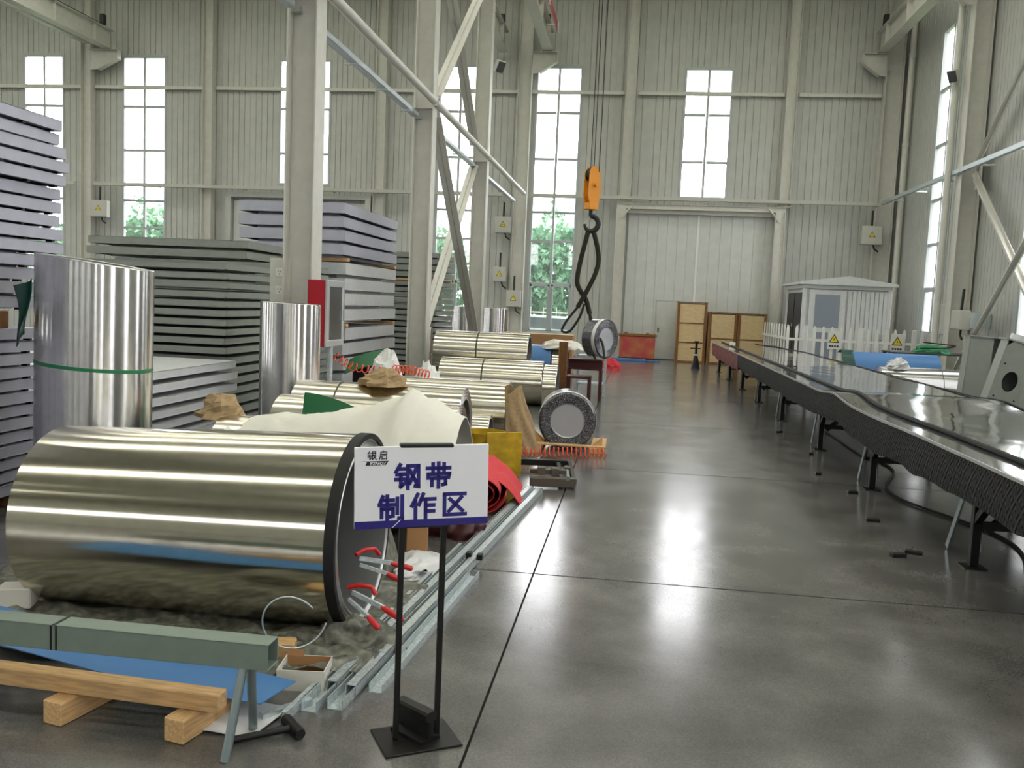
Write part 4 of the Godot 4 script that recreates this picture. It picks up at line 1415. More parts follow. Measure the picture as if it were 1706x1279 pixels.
# ---------------------------------------------------------------- far end and right side
func make_back_area():
	# plywood crates
	var c := thing("tall_crate", "tall plywood crate standing against the sliding door", "crate", Vector3(1.72, 0, WZ + 0.75))
	crate(c, 0.88, 1.80, 0.6, 3)
	c = thing("wide_crate", "left half of the lower plywood crates beside the tall one", "crate", Vector3(2.63, 0, WZ + 0.8), 0.0, "lower plywood crates")
	crate(c, 0.83, 1.53, 0.7, 2)
	var c2 := copy_thing(c, Vector3(3.48, 0, WZ + 0.8), 0.0, "right half of the lower plywood crates beside the tall one")
	# red box
	var r := thing("red_chest", "faded red chest lying in front of the sliding door", "chest", Vector3(0.13, 0, WZ + 1.0), 0.03)
	box_part("body", Vector3(0, 0.40, 0), Vector3(1.06, 0.66, 0.5), M.red_box, r, 0.02)
	box_part("lid", Vector3(0, 0.76, 0), Vector3(1.14, 0.07, 0.56), M.wood_dark, r, 0.012)
	box_part("plinth", Vector3(0, 0.04, 0), Vector3(1.12, 0.08, 0.54), M.maroon, r, 0.01)
	for x in [-0.35, 0.3]:
		box_part("hinge", Vector3(x, 0.81, 0.05), Vector3(0.1, 0.05, 0.06), M.wood_dark, r, 0.01)
	var st := new_st()
	bx(st, Vector3(0, 0.04, 0), Vector3(1.0, 0.08, 0.12), Basis.IDENTITY, 0.01)
	bx(st, Vector3(0.68, 0.03, 0), Vector3(0.5, 0.04, 0.06), Basis.IDENTITY, 0.01)
	var bb := obj("blue_beam", st, M.blue)
	bb.position = Vector3(-0.1, 0, -26.9)
	tag(bb, "blue bar on the floor before the red chest", "bar")
	st = new_st()
	lump(st, Vector3(0.55, 0.26, 0.4), 12, 0.4, 2.5)
	var rb := obj("red_bag", st, M.red_cloth)
	rb.position = Vector3(-0.55, 0, -22.9)
	tag(rb, "small crumpled red bag on the floor near the maroon beam", "bag")
	# jack stand by the crates
	var j := thing("stand_jack", "dark screw jack standing on the floor before the tall crate", "jack", Vector3(1.72, 0, -24.9))
	st = new_st()
	lathe(st, [Vector2(0.0, 0.0), Vector2(0.13, 0.0), Vector2(0.11, 0.06), Vector2(0.05, 0.35), Vector2(0.045, 0.42), Vector2(0, 0.42)], 16)
	obj("base", st, M.black_steel, j)
	st = new_st()
	tube(st, [Vector3(0, 0.4, 0), Vector3(0, 0.72, 0)], 0.035, 10)
	bar(st, Vector3(-0.16, 0.55, 0), Vector3(0.12, 0.55, 0), 0.03, 0.03)
	bx(st, Vector3(0, 0.73, 0), Vector3(0.12, 0.04, 0.12))
	obj("screw", st, M.black_steel, j)
	st = new_st()
	tube(st, [Vector3(0, 0.36, 0), Vector3(0, 0.40, 0)], 0.052, 10)
	obj("collar", st, M.socket, j)
	make_kiosk()
	make_picket_fence()
	make_ducts()
	# crumpled stuff round the blue and silver coils
	st = new_st()
	lump(st, Vector3(0.34, 0.17, 0.3), 21, 0.7, 2.6, 20)
	var w := obj("torn_wrap", st, M.film_white)
	w.position = Vector3(4.72, 0.69, -16.9)
	tag(w, "torn crumpled wrapping on the silver coil behind the bench", "wrapping")
	st = new_st()
	grid_sheet(st, 14, 20, func(u: float, v: float) -> Vector3:
		var a := lerpf(0.15, 2.4, v)
		return Vector3(lerpf(4.0, 4.22, u) + 0.02 * sin(v * 9.0), 0.46 + cos(a - 0.6) * (0.475 + 0.02 * sin(v * 14.0)), -18.2 + sin(a - 0.6) * 0.475), 0.005)
	tag(obj("green_wrap", st, M.green_film), "green sheet bent over the end of the blue coil", "sheet")
	var tb := thing("side_table", "low dark table behind the blue coil", "table", Vector3(6.1, 0, -19.6))
	box_part("table_top", Vector3(0, 0.90, 0), Vector3(1.7, 0.03, 0.9), M.tray_dark, tb, 0.005)
	for x in [-0.8, 0.8]:
		for z in [-0.38, 0.38]:
			box_part("leg", Vector3(x, 0.443, z), Vector3(0.06, 0.885, 0.06), M.black_steel, tb)
	st = new_st()
	lump(st, Vector3(0.7, 0.16, 0.4), 33, 0.4, 2.6)
	var gb := obj("green_net", st, M.strap)
	gb.position = Vector3(6.1, 0.915, -19.5)
	tag(gb, "bundle of green strapping on the dark table", "bundle")
	st = new_st()
	var pts := []
	for i in 50:
		var a := TAU * 2.0 * i / 49.0
		pts.append(Vector3(cos(a) * (0.32 + 0.04 * sin(a * 1.5)), 0.02 + 0.06 * (1.0 + sin(a * 0.5)), sin(a) * 0.2))
	tube(st, pts, 0.012, 6)
	var lp := obj("black_hose", st, M.rubber)
	lp.position = Vector3(6.2, 0.99, -19.45)
	tag(lp, "loop of black hose over the green strapping", "hose")

func crate(t: Node3D, w: float, h: float, d: float, rows: int):
	for i in rows:
		var ph := (h - 0.06) / rows
		box_part("board", Vector3(0, 0.03 + ph * (i + 0.5), d * 0.5 - 0.012), Vector3(w - 0.14, ph - 0.02, 0.02), M.plywood, t, 0.003)
	for s in [-1.0, 1.0]:
		box_part("corner_post", Vector3(s * (w * 0.5 - 0.04), h * 0.5, d * 0.5 - 0.0), Vector3(0.08, h, 0.03), M.wood_dark, t, 0.004)
		box_part("side_board", Vector3(s * (w * 0.5 - 0.01), h * 0.5, -0.01), Vector3(0.02, h - 0.02, d - 0.05), M.plywood, t)
	box_part("lid", Vector3(0, h + 0.012, 0), Vector3(w + 0.02, 0.024, d + 0.04), M.wood_dark, t, 0.004)
	box_part("back_board", Vector3(0, h * 0.5, -d * 0.5 + 0.01), Vector3(w - 0.02, h - 0.02, 0.02), M.plywood, t)
	box_part("bottom_rail", Vector3(0, 0.03, d * 0.5), Vector3(w - 0.16, 0.06, 0.03), M.wood_dark, t, 0.004)
	for i in range(1, rows):
		box_part("mid_rail", Vector3(0, 0.03 + (h - 0.06) * i / rows, d * 0.5 + 0.005), Vector3(w - 0.16, 0.035, 0.02), M.wood_dark, t, 0.003)

func make_kiosk():
	var k := thing("substation_kiosk", "white panelled kiosk with a shallow gable roof in the far corner", "kiosk", Vector3(5.42, 0, -25.6))
	var w := 2.12
	var d := 2.5
	var h := 2.38
	var st := new_st()
	bx(st, Vector3(0, h * 0.5, 0), Vector3(w - 0.04, h, d - 0.04))
	obj("body", st, M.kiosk, k)
	for x in [-w * 0.5, w * 0.5]:
		for z in [-d * 0.5, d * 0.5]:
			box_part("corner_post", Vector3(x, h * 0.5, z), Vector3(0.1, h, 0.1), M.kiosk, k, 0.008)
	# front: glazed door on the left, ribbed door on the right
	var dr := box_part("glazed_door", Vector3(-0.48, 1.15, d * 0.5 + 0.02), Vector3(0.92, 2.2, 0.05), M.kiosk, k, 0.006)
	for e in [[0.55, 0.86], [-0.45, 0.9]]:
		box_part("pane", Vector3(0, e[0], 0.028), Vector3(0.62, e[1], 0.01), M.kiosk_glass, dr)
	box_part("crossbar", Vector3(0, 0.06, 0.034), Vector3(0.62, 0.05, 0.02), M.kiosk, dr)
	var rd := Node3D.new()
	rd.name = "ribbed_door"
	k.add_child(rd)
	rd.position = Vector3(0.52, 1.15, d * 0.5 + 0.02)
	for i in 9:
		box_part("rib", Vector3(-0.44 + i * 0.11, 0, 0), Vector3(0.1, 2.2, 0.05), M.kiosk, rd, 0.006)
	box_part("door_handle", Vector3(0.36, -0.05, 0.04), Vector3(0.1, 0.16, 0.05), M.alu, rd, 0.008)
	box_part("lock", Vector3(-0.28, -0.78, 0.04), Vector3(0.24, 0.22, 0.03), M.tray_dark, rd, 0.008)
	# left side: dark louvred doors
	for z in [-0.55, 0.55]:
		var ld := box_part("side_door", Vector3(-w * 0.5 - 0.01, 1.2, z), Vector3(0.04, 1.95, 1.0), M.tray_dark, k, 0.006)
		box_part("hinge", Vector3(-0.03, 0.1, 0.42), Vector3(0.03, 0.1, 0.05), M.alu, ld)
	# roof
	st = new_st()
	extr(st, [Vector2(-w * 0.5 - 0.16, 0.0), Vector2(w * 0.5 + 0.16, 0.0), Vector2(w * 0.5 + 0.16, 0.07), Vector2(0, 0.24), Vector2(-w * 0.5 - 0.16, 0.07)], d + 0.34, Transform3D(Basis.IDENTITY, Vector3(0, h, -d * 0.5 - 0.17)))
	obj("roof", st, M.kiosk, k)
	box_part("eaves", Vector3(0, h - 0.05, 0), Vector3(w + 0.12, 0.1, d + 0.12), M.kiosk, k, 0.01)

func picket(parent: Node, x: float, z: float, h: float):
	if not meshes.has("picket"):
		var st := new_st()
		extr(st, [Vector2(-0.035, 0.04), Vector2(0.035, 0.04), Vector2(0.035, 1.24), Vector2(0.02, 1.30), Vector2(0, 1.33), Vector2(-0.02, 1.30), Vector2(-0.035, 1.24)], 0.03, Transform3D(Basis.IDENTITY, Vector3(0, 0, -0.015)))
		meshes["picket"] = st.commit()
	var p := put("picket", meshes["picket"], M.plastic_white, parent)
	p.position = Vector3(x, 0, z)
	p.scale.y = h
	return p

func make_picket_fence():
	var f := thing("picket_fence", "white plastic picket fence in front of the kiosk", "fence", Vector3(3.75, 0, -22.9))
	for y in [0.35, 0.98]:
		box_part("rail", Vector3(1.75, y, -0.03), Vector3(3.5, 0.06, 0.03), M.plastic_white, f, 0.004)
	for i in 17:
		picket(f, 0.02 + i * 0.21, 0.0, 1.0)
	for x in [0.35, 1.66, 2.9]:
		box_part("fence_post", Vector3(x + 0.1, 0.66, -0.03), Vector3(0.09, 1.32, 0.09), M.plastic_white, f, 0.01)
	var g := thing("picket_fence", "white picket fence running back beside the kiosk", "fence", Vector3(3.80, 0, -23.1))
	for y in [0.35, 0.98]:
		box_part("rail", Vector3(-0.03, y, -2.1), Vector3(0.03, 0.06, 4.2), M.plastic_white, g, 0.004)
	for i in 10:
		var p = picket(g, 0.0, -0.05 - i * 0.44, 1.0)
		p.rotation.y = PI / 2
	for e in [[Vector3(4.86, 1.0, -22.83), "left yellow warning sign on the picket fence"], [Vector3(6.33, 1.0, -22.83), "right yellow warning sign on the picket fence"]]:
		var s := thing("warning_sign", e[1], "sign", e[0], 0.0, "warning signs on the fence")
		box_part("plate", Vector3(0, 0.0, 0), Vector3(0.30, 0.44, 0.012), M.socket, s, 0.003)
		warning_triangle(s, Vector3(0, -0.06, 0.007), 0.25)
		var st := new_st()
		for i in 4:
			bx(st, Vector3(-0.09 + i * 0.06, -0.145, 0.008), Vector3(0.045, 0.045, 0.003))
		obj("lettering", st, M.black, s)

func make_ducts():
	# leaning folded-steel duct boxes with a round hole
	var e := [["leaning grey duct box behind the bench, left of the holed one", 4.98, -13.9, 0.06], ["leaning grey duct panel with a round hole, behind the bench", 4.50, -12.2, 0.24]]
	for i in 2:
		var t := thing("duct_box", e[i][0], "duct", Vector3(e[i][1], 0, e[i][2]), -0.15, "duct boxes behind the bench")
		var lean := Basis(Vector3.BACK, -float(e[i][3]))
		var st := new_st()
		if i == 0:
			for s in [-1.0, 1.0]:
				bx(st, lean * Vector3(s * 0.24, 0.70, 0.08), Vector3(0.012, 1.36, 0.38), lean)
			bx(st, lean * Vector3(-0.08, 0.70, 0.26), Vector3(0.30, 1.36, 0.01), lean)
			bx(st, lean * Vector3(0, 0.70, -0.1), Vector3(0.48, 1.36, 0.01), lean)
			bx(st, lean * Vector3(0, 1.385, 0.08), Vector3(0.54, 0.012, 0.44), lean)
			bx(st, lean * Vector3(0, 0.95, 0.05), Vector3(0.46, 0.012, 0.3), lean)
			obj("shell", st, M.tray_b, t)
		else:
			# plate with a real hole: ring of quads between circle and rectangle
			var hw := 0.17
			var hh := 0.70
			var cy := 0.2
			var n := 32
			for z in [0.276, 0.27]:
				for k in n:
					var q := []
					for a in [TAU * k / n, TAU * (k + 1) / n]:
						var d := Vector2(cos(a), sin(a))
						var kx := hw / maxf(absf(d.x), 1e-5)
						var ky := ((hh - cy) if d.y > 0 else (hh + cy)) / maxf(absf(d.y), 1e-5)
						q.append([d * Vector2(0.085, 0.125), d * minf(kx, ky)])
					var f := func(v: Vector2) -> Vector3: return lean * Vector3(v.x, v.y + cy + hh, z)
					quad_n(st, f.call(q[0][0]), f.call(q[1][0]), f.call(q[1][1]), f.call(q[0][1]), lean.z * (1.0 if z > 0.273 else -1.0))
			for s in [-1.0, 1.0]:
				bx(st, lean * Vector3(s * 0.17, hh, 0.08), Vector3(0.01, hh * 2, 0.38), lean)
			bx(st, lean * Vector3(0, hh, -0.1), Vector3(0.34, hh * 2, 0.01), lean)
			bx(st, lean * Vector3(0, hh * 2, 0.08), Vector3(0.40, 0.02, 0.44), lean)
			obj("shell", st, M.tray_b, t)
			st = new_st()
			lathe(st, [Vector2(0.115, 0.0), Vector2(0.127, 0.0), Vector2(0.127, 0.02), Vector2(0.115, 0.02)], 32, Transform3D(lean * Basis(Vector3.RIGHT, PI / 2).scaled(Vector3(0.67, 1, 1)), lean * Vector3(0, hh + cy, 0.262)))
			obj("hole_rim", st, M.black_steel, t)
			st = new_st()
			for x in [-0.12, 0.12]:
				for y in [hh + cy - 0.22, hh + cy + 0.2]:
					lathe(st, [Vector2(0.0, 0.006), Vector2(0.012, 0.006), Vector2(0.012, 0.0)], 10, Transform3D(lean * Basis(Vector3.RIGHT, PI / 2), lean * Vector3(x, y, 0.275)))
			obj("bolt", st, M.black_steel, t)
			st = new_st()
			lathe(st, [Vector2(0.10, 0.0), Vector2(0.16, 0.0), Vector2(0.16, 0.08), Vector2(0.10, 0.08)], 32, Transform3D(lean, lean * Vector3(0.05, hh * 2 + 0.01, 0)))
			obj("collar", st, M.alu, t)
	var b := thing("standing_plate", "grey steel plate standing behind the duct boxes", "plate", Vector3(5.75, 0, -13.4), 0.1)
	var st2 := new_st()
	bx(st2, Vector3(0, 0.65, 0), Vector3(0.7, 1.3, 0.03), Basis(Vector3.BACK, -0.12), 0.004)
	bx(st2, Vector3(0.05, 0.65, -0.12), Vector3(0.6, 1.25, 0.03), Basis(Vector3.BACK, -0.14), 0.004)
	obj("plate", st2, M.tray_b, b)

# ---------------------------------------------------------------- hoist
func make_hoist():
	var z := -16.0
	var h := thing("hoist_hook", "yellow crane hook block hanging on wire ropes", "hook", Vector3(-0.85, 3.06, z))
	var st := new_st()
	for x in [[-0.035, 0.03], [0.115, 0.05], [0.02, 0.0]]:
		tube(st, [Vector3(x[0], 0.85, x[1]), Vector3(x[0] + 0.02, ROOF - 3.1, x[1])], 0.008, 6)
	obj("wire_rope", st, M.black_steel, h)
	st = new_st()
	for s in [-1.0, 1.0]:
		var poly := []
		for i in 13:
			var a := PI * i / 12.0
			poly.append(Vector2(cos(a) * 0.115, 0.80 + sin(a) * 0.15))
		poly.append(Vector2(-0.13, 0.45))
		poly.append(Vector2(-0.08, 0.28))
		poly.append(Vector2(0.10, 0.28))
		poly.append(Vector2(0.14, 0.55))
		extr(st, poly, 0.016, Transform3D(Basis(Vector3.UP, 0.7), Basis(Vector3.UP, 0.7) * Vector3(0, 0, s * 0.07 - 0.008)))
	obj("side_plate", st, M.hook_yellow, h)
	st = new_st()
	lathe(st, [Vector2(0.02, -0.05), Vector2(0.12, -0.05), Vector2(0.10, -0.02), Vector2(0.10, 0.02), Vector2(0.12, 0.05), Vector2(0.02, 0.05)], 28, Transform3D(Basis(Vector3.UP, 0.7) * Basis(Vector3.RIGHT, PI / 2), Vector3(0, 0.80, 0)))
	obj("sheave", st, M.black_steel, h)
	st = new_st()
	lathe(st, [Vector2(0, -0.15), Vector2(0.03, -0.15), Vector2(0.03, 0.15), Vector2(0, 0.15)], 12, Transform3D(Basis(Vector3.UP, 0.7) * Basis(Vector3.RIGHT, PI / 2), Vector3(0, 0.62, 0)))
	obj("axle", st, M.hook_yellow, h)
	st = new_st()
	bx(st, Vector3(0, 0.26, 0), Vector3(0.2, 0.12, 0.17), Basis(Vector3.UP, 0.7), 0.01)
	bx(st, Vector3(0.02, 0.40, 0), Vector3(0.15, 0.1, 0.12), Basis(Vector3.UP, 0.7), 0.01)
	obj("crosshead", st, M.hook_yellow, h)
	st = new_st()
	var pts := [Vector3(0.0, 0.22, 0), Vector3(0.0, 0.10, 0)]
	var rad := [0.035, 0.035]
	for i in 15:
		var a := PI * 0.5 - TAU * 0.74 * i / 14.0
		pts.append(Vector3(0.02 + cos(a) * 0.12, -0.04 + sin(a) * 0.13, 0))
		rad.append(lerpf(0.04, 0.05, sin(PI * i / 14.0)) * (1.0 - 0.5 * pow(i / 14.0, 4.0)))
	tube(st, pts, rad, 10)
	obj("hook", st, M.black, h)
	st = new_st()
	bar(st, Vector3(0.0, 0.08, 0.0), Vector3(-0.11, -0.03, 0.0), 0.03, 0.01)
	obj("latch", st, M.galv, h)
	# two-leg rope sling, crossing once, its loops holding the disc coil
	var s := thing("rope_sling", "dark fibre rope sling hanging crossed from the hook", "sling", Vector3(-0.85, 1.0, z))
	var B := Vector3(-0.85, 1.0, z)
	var legs := [[Vector3(-0.88, 2.88, z), Vector3(-1.0, 2.3, z), Vector3(-1.02, 1.95, z), Vector3(-0.86, 1.70, z), Vector3(-0.78, 1.45, z + 0.05)], [Vector3(-0.78, 2.88, z), Vector3(-0.68, 2.5, z + 0.02), Vector3(-0.70, 2.2, z + 0.05), Vector3(-0.86, 1.82, z + 0.05), Vector3(-1.0, 1.55, z + 0.05)]]
	for l in legs:
		st = new_st()
		tube(st, smooth_path(l, B, 30), 0.042, 8)
		obj("rope_leg", st, M.rope, s)
	var loops := [[Vector3(-1.0, 1.55, z + 0.05), Vector3(-1.18, 1.3, z + 0.1), Vector3(-1.25, 1.13, z + 0.15), Vector3(-1.12, 1.12, z + 0.15), Vector3(-0.95, 1.38, z + 0.1), Vector3(-0.88, 1.62, z + 0.06)], [Vector3(-0.78, 1.45, z + 0.05), Vector3(-0.72, 1.1, z + 0.2), Vector3(-0.66, 0.78, z + 0.55), Vector3(-0.58, 0.66, z + 0.8)], [Vector3(-0.80, 1.5, z + 0.05), Vector3(-0.66, 1.2, z + 0.25), Vector3(-0.50, 0.95, z + 0.75), Vector3(-0.46, 0.72, z + 0.9)]]
	for l in loops:
		st = new_st()
		tube(st, smooth_path(l, B, 24), 0.022, 7)
		obj("rope_loop", st, M.rope, s)

func smooth_path(p: Array, origin: Vector3, n: int) -> Array:
	var c := Curve3D.new()
	for i in p.size():
		var t: Vector3 = (p[mini(i + 1, p.size() - 1)] - p[maxi(i - 1, 0)]) / 6.0
		c.add_point(p[i] - origin, -t, t)
	var out := []
	for i in n + 1:
		out.append(c.sample_baked(c.get_baked_length() * i / n, true))
	return out

# ---------------------------------------------------------------- left side clutter
func make_left_clutter():
	# fire cabinet on its post
	var f := thing("fire_cabinet", "red fire hose cabinet with a glazed aluminium door, hung before the column", "cabinet", Vector3(-3.39, 1.03, -9.62))
	box_part("case", Vector3(0, 0.36, 0), Vector3(0.2, 0.72, 0.56), M.red, f, 0.006)
	var d := Node3D.new()
	d.name = "door"
	f.add_child(d)
	d.position = Vector3(0.115, 0.36, 0)
	for y in [-0.325, 0.325]:
		box_part("door_rail", Vector3(0, y, 0), Vector3(0.03, 0.07, 0.57), M.alu, d, 0.004)
	for z in [-0.25, 0.25]:
		box_part("door_stile", Vector3(0, 0, z), Vector3(0.03, 0.58, 0.07), M.alu, d, 0.004)
	box_part("glass_pane", Vector3(0, 0, 0), Vector3(0.008, 0.58, 0.43), M.cabinet_glass, d)
	box_part("door_handle", Vector3(0.025, -0.02, -0.25), Vector3(0.02, 0.12, 0.02), M.alu, d, 0.004)
	var p := thing("cabinet_post", "thin galvanized pipe under the fire cabinet", "post", Vector3(-3.36, 0, -9.75))
	var st := new_st()
	tube(st, [Vector3(0, 0, 0), Vector3(0, 1.03, 0)], 0.03, 12)
	obj("pipe", st, M.galv, p)
	st = new_st()
	bx(st, Vector3(0, 0.006, 0), Vector3(0.14, 0.012, 0.14))
	obj("foot_plate", st, M.galv, p)
	# socket panel
	var s := thing("socket_panel", "pale grey socket panel left of the nearest column", "panel", Vector3(-3.99, 0, -9.86))
	box_part("case", Vector3(0, 1.1, 0), Vector3(0.24, 1.76, 0.12), M.paint, s, 0.006)
	box_part("foot", Vector3(0, 0.11, 0), Vector3(0.2, 0.22, 0.1), M.paint, s)
	for y in [1.82, 1.62]:
		var k := box_part("socket", Vector3(0.0, y, 0.065), Vector3(0.1, 0.1, 0.014), M.socket, s, 0.004)
		for e in [[-0.015, 0.012], [0.015, 0.012], [0.0, -0.018]]:
			box_part("slot", Vector3(e[0], e[1], 0.008), Vector3(0.006, 0.016, 0.004), M.black, k)
	# dark green flap behind the tall upright coil
	st = new_st()
	grid_sheet(st, 8, 12, func(u: float, v: float) -> Vector3:
		return Vector3(lerpf(-4.16, -4.03, u) + 0.015 * sin(v * 5.0), lerpf(1.62, 1.15 + 0.1 * u, v) - 0.05 * (1.0 - u) * (1.0 - v), -5.60 - 0.05 * sin(u * 3.0 + v * 2.0)), 0.004)
	tag(obj("green_flap", st, M.green_film), "dark green plastic flap hanging left of the tall upright coil", "sheet")
	# white cloth over the third coil: a draped sheet with folds
	var fn := FastNoiseLite.new()
	fn.seed = 14
	fn.frequency = 1.1
	st = new_st()
	grid_sheet(st, 60, 34, func(u: float, v: float) -> Vector3:
		var x := lerpf(-2.70, -1.10, u)
		var z := lerpf(-5.38, -6.5, v)
		var ridge := -1.44 + 0.10 * (v - 0.5)
		var peak := 0.245 * exp((x - ridge) / 0.34) if x < ridge else 0.245 - 1.15 * (x - ridge) + 0.55 * smoothstep(ridge + 0.05, ridge + 0.13, x) * (x - ridge)
		peak += 0.018 * sin((x - ridge) * 24.0 + (z + 5.9) * 9.0) * exp(-absf(x - ridge) / 0.5)
		var cross := clampf(1.0 - pow((z + 5.93) / 0.62, 2.0), 0.0, 1.0)
		var y := 0.745 + peak * cross - 0.36 * pow(absf(z + 5.93) / 0.5, 2.2) - 0.06 * smoothstep(-2.35, -2.7, x)
		y += 0.03 * fn.get_noise_2d(x * 1.6 + z * 1.2, z * 1.0 + x) + 0.02 * absf(fn.get_noise_2d(x * 4.0 - z * 3.0, z * 3.0))
		return Vector3(x, y, z), 0.005)
	tag(obj("white_cloth", st, M.cloth_white), "white cloth heaped over the coils behind the sign", "cloth")
	# green sheet standing behind the cloth
	st = new_st()
	grid_sheet(st, 10, 8, func(u: float, v: float) -> Vector3:
		var x := lerpf(-2.62, -2.0, u)
		return Vector3(x, 0.80 - 0.15 * u * (0.6 + 0.6 * u) - (0.78 - 0.15 * u * (0.6 + 0.6 * u)) * v + 0.01 * sin(u * 4.0) * (1.0 - v), -7.0 + 0.22 * v + 0.05 * u * sin(v * 2.0)), 0.005)
	tag(obj("green_sheet", st, M.green_sheet), "green plastic sheet standing behind the white cloth", "sheet")
	# brown bags
	for e in [[Vector3(-2.35, 0.752, -8.36), Vector3(0.42, 0.13, 0.34), 61, "brown paper bag lying on the rear coil of the pair"], [Vector3(-2.86, 0.70, -6.0), Vector3(0.30, 0.14, 0.26), 62, "brown paper bag at the left end of the white cloth"]]:
		st = new_st()
		lump(st, e[1], e[2], 0.7, 2.4, 16)
		var o := obj("paper_bag", st, M.paper_bag)
		o.position = e[0]
		tag(o, e[3], "bag", "paper bags")
	# standing brown sack
	var sk := thing("brown_sack", "tall pinched brown paper sack standing beside the wrapped coil", "sack", Vector3(-1.14, 0, -9.62))
	st = new_st()
	grid_sheet(st, 40, 24, func(u: float, v: float) -> Vector3:
		var a := u * TAU
		var y := v * 0.66
		var taper := lerpf(1.0, 0.18, pow(v, 1.5))
		var fold := 1.0 + 0.13 * sin(a * 3.0 + v * 4.0) + 0.08 * sin(a * 7.0 - v * 9.0)
		return Vector3(cos(a) * 0.185 * fold * lerpf(1.0, 0.5, v) - 0.10 * v, y + 0.05 * sin(a * 2.0) * v, sin(a) * 0.15 * taper * fold), 0.004)
	obj("paper_body", st, M.paper_bag, sk)
	# white bags, green folder and papers behind the coils
	for e in [[Vector3(-3.18, 0.0, -11.5), Vector3(0.62, 0.80, 0.55), 71, "left"], [Vector3(-2.58, 0.0, -11.25), Vector3(0.42, 0.72, 0.45), 72, "right"]]:
		st = new_st()
		lump(st, e[1], e[2], 0.34, 2.2, 24)
		var o := obj("white_sack", st, M.bag_white)
		o.position = e[0]
		tag(o, e[3] + " crumpled white plastic sack behind the lying coils", "sack", "white sacks")
	st = new_st()
	bx(st, Vector3(0, 0.35, 0), Vector3(0.55, 0.7, 0.3), Basis.IDENTITY, 0.02)
	var gb := obj("dark_carton", st, M.tray_dark)
	gb.position = Vector3(-3.62, 0, -12.4)
	tag(gb, "dark carton left of the white sacks", "carton")
	st = new_st()
	grid_sheet(st, 8, 8, func(u: float, v: float) -> Vector3:
		return Vector3(lerpf(-3.95, -3.4, u), 0.70 + 0.16 * u - 0.20 * v + 0.03 * sin(u * 3.0), -12.3 + 0.25 * v), 0.004)
	tag(obj("green_folder", st, M.green_sheet), "glossy green sheet leaning by the tallest tray stack", "sheet")
	# coiled orange air hoses
	var hz := [["coiled orange air hose hanging under the fire cabinet", [Vector3(-3.22, 0.93, -9.5), Vector3(-3.08, 0.80, -9.7), Vector3(-2.80, 0.745, -9.98)], 0.045, 9.0], ["coiled orange air hose lying over the hosed coil", [Vector3(-2.62, 0.80, -9.75), Vector3(-2.42, 0.80, -9.72), Vector3(-2.2, 0.755, -9.7)], 0.045, 11.0], ["coiled orange air hose on the floor before the wrapped coil", [Vector3(-1.32, 0.06, -9.1), Vector3(-0.8, 0.06, -9.25), Vector3(-0.22, 0.06, -9.45)], 0.05, 24.0]]
	for h in hz:
		st = new_st()
		helix(st, h[1], h[2], h[3], 0.0065)
		tag(obj("coiled_hose", st, M.hose), h[0], "hose", "orange coiled hoses")
	# yellow steel box
	var y := thing("yellow_bin", "chipped yellow steel bin behind the sign", "bin", Vector3(-1.24, 0, -8.0), -0.15)
	st = new_st()
	lathe(st, [Vector2(0.0, 0.0), Vector2(0.19, 0.0), Vector2(0.19, 0.42), Vector2(0.183, 0.42), Vector2(0.183, 0.02), Vector2(0, 0.02)], 28, Transform3D(Basis.IDENTITY, Vector3(-0.05, 0, 0)))
	obj("drum", st, M.yellow, y)
	box_part("side_plate", Vector3(0.17, 0.24, 0.1), Vector3(0.014, 0.40, 0.34), M.yellow, y, 0.003).rotation.y = -0.9
	# red rolled cloth: several turns of felt, lying askew
	var r := thing("red_cloth_roll", "rolled red felt cloth lying beside the sign", "cloth", Vector3(-1.13, 0, -7.05), 0.12)
	st = new_st()
	grid_sheet(st, 90, 20, func(u: float, v: float) -> Vector3:
		var a := u * TAU * 3.0
		var rr := 0.05 + 0.115 * u
		var sag := 0.02 * sin(v * 6.0)
		return Vector3(cos(a) * rr * 1.15, 0.155 + sin(a) * rr * 0.92 + sag * 0.3, lerpf(-0.55, 0.5, v) + 0.03 * sin(a * 2.0)), 0.006)
	obj("felt_roll", st, M.red_cloth, r)
	st = new_st()
	grid_sheet(st, 14, 16, func(u: float, v: float) -> Vector3:
		return Vector3(lerpf(0.05, 0.32, u), 0.25 - 0.22 * u * u + 0.01 * sin(v * 11.0), lerpf(-0.5, 0.3, v)), 0.006)
	obj("felt_flap", st, M.red_cloth, r)
	# maroon trestle beams and stool near the hook
	var b := thing("maroon_trestle", "maroon steel beam on legs under the hanging disc coil", "trestle", Vector3(-0.78, 0, -15.3))
	st = new_st()
	i_beam(st, Vector3(-0.28, 0.60, 0.0), Vector3(0.30, 0.60, 0.12), 0.18, 0.14, 0.02)
	obj("beam", st, M.maroon, b)
	for x in [-0.27, 0.27]:
		for z in [-0.1, 0.15]:
			box_part("leg", Vector3(x, 0.255, z), Vector3(0.05, 0.51, 0.05), M.maroon, b)
	var b2 := thing("maroon_stool", "low maroon steel stool in front of the trestle", "stool", Vector3(-0.83, 0, -14.55))
	box_part("seat", Vector3(0, 0.44, 0), Vector3(0.40, 0.04, 0.30), M.maroon, b2, 0.008)
	for x in [-0.17, 0.17]:
		for z in [-0.12, 0.12]:
			box_part("leg", Vector3(x, 0.21, z), Vector3(0.05, 0.42, 0.04), M.maroon, b2)
	var rk := thing("grey_rack", "small grey steel rack behind the maroon trestle", "rack", Vector3(-0.72, 0, -16.3))
	for x in [-0.25, 0.25]:
		for z in [-0.2, 0.2]:
			box_part("upright", Vector3(x, 0.4, z), Vector3(0.04, 0.8, 0.04), M.galv, rk)
	for yy in [0.2, 0.45, 0.7]:
		box_part("shelf", Vector3(0, yy, 0), Vector3(0.5, 0.02, 0.4), M.galv, rk)
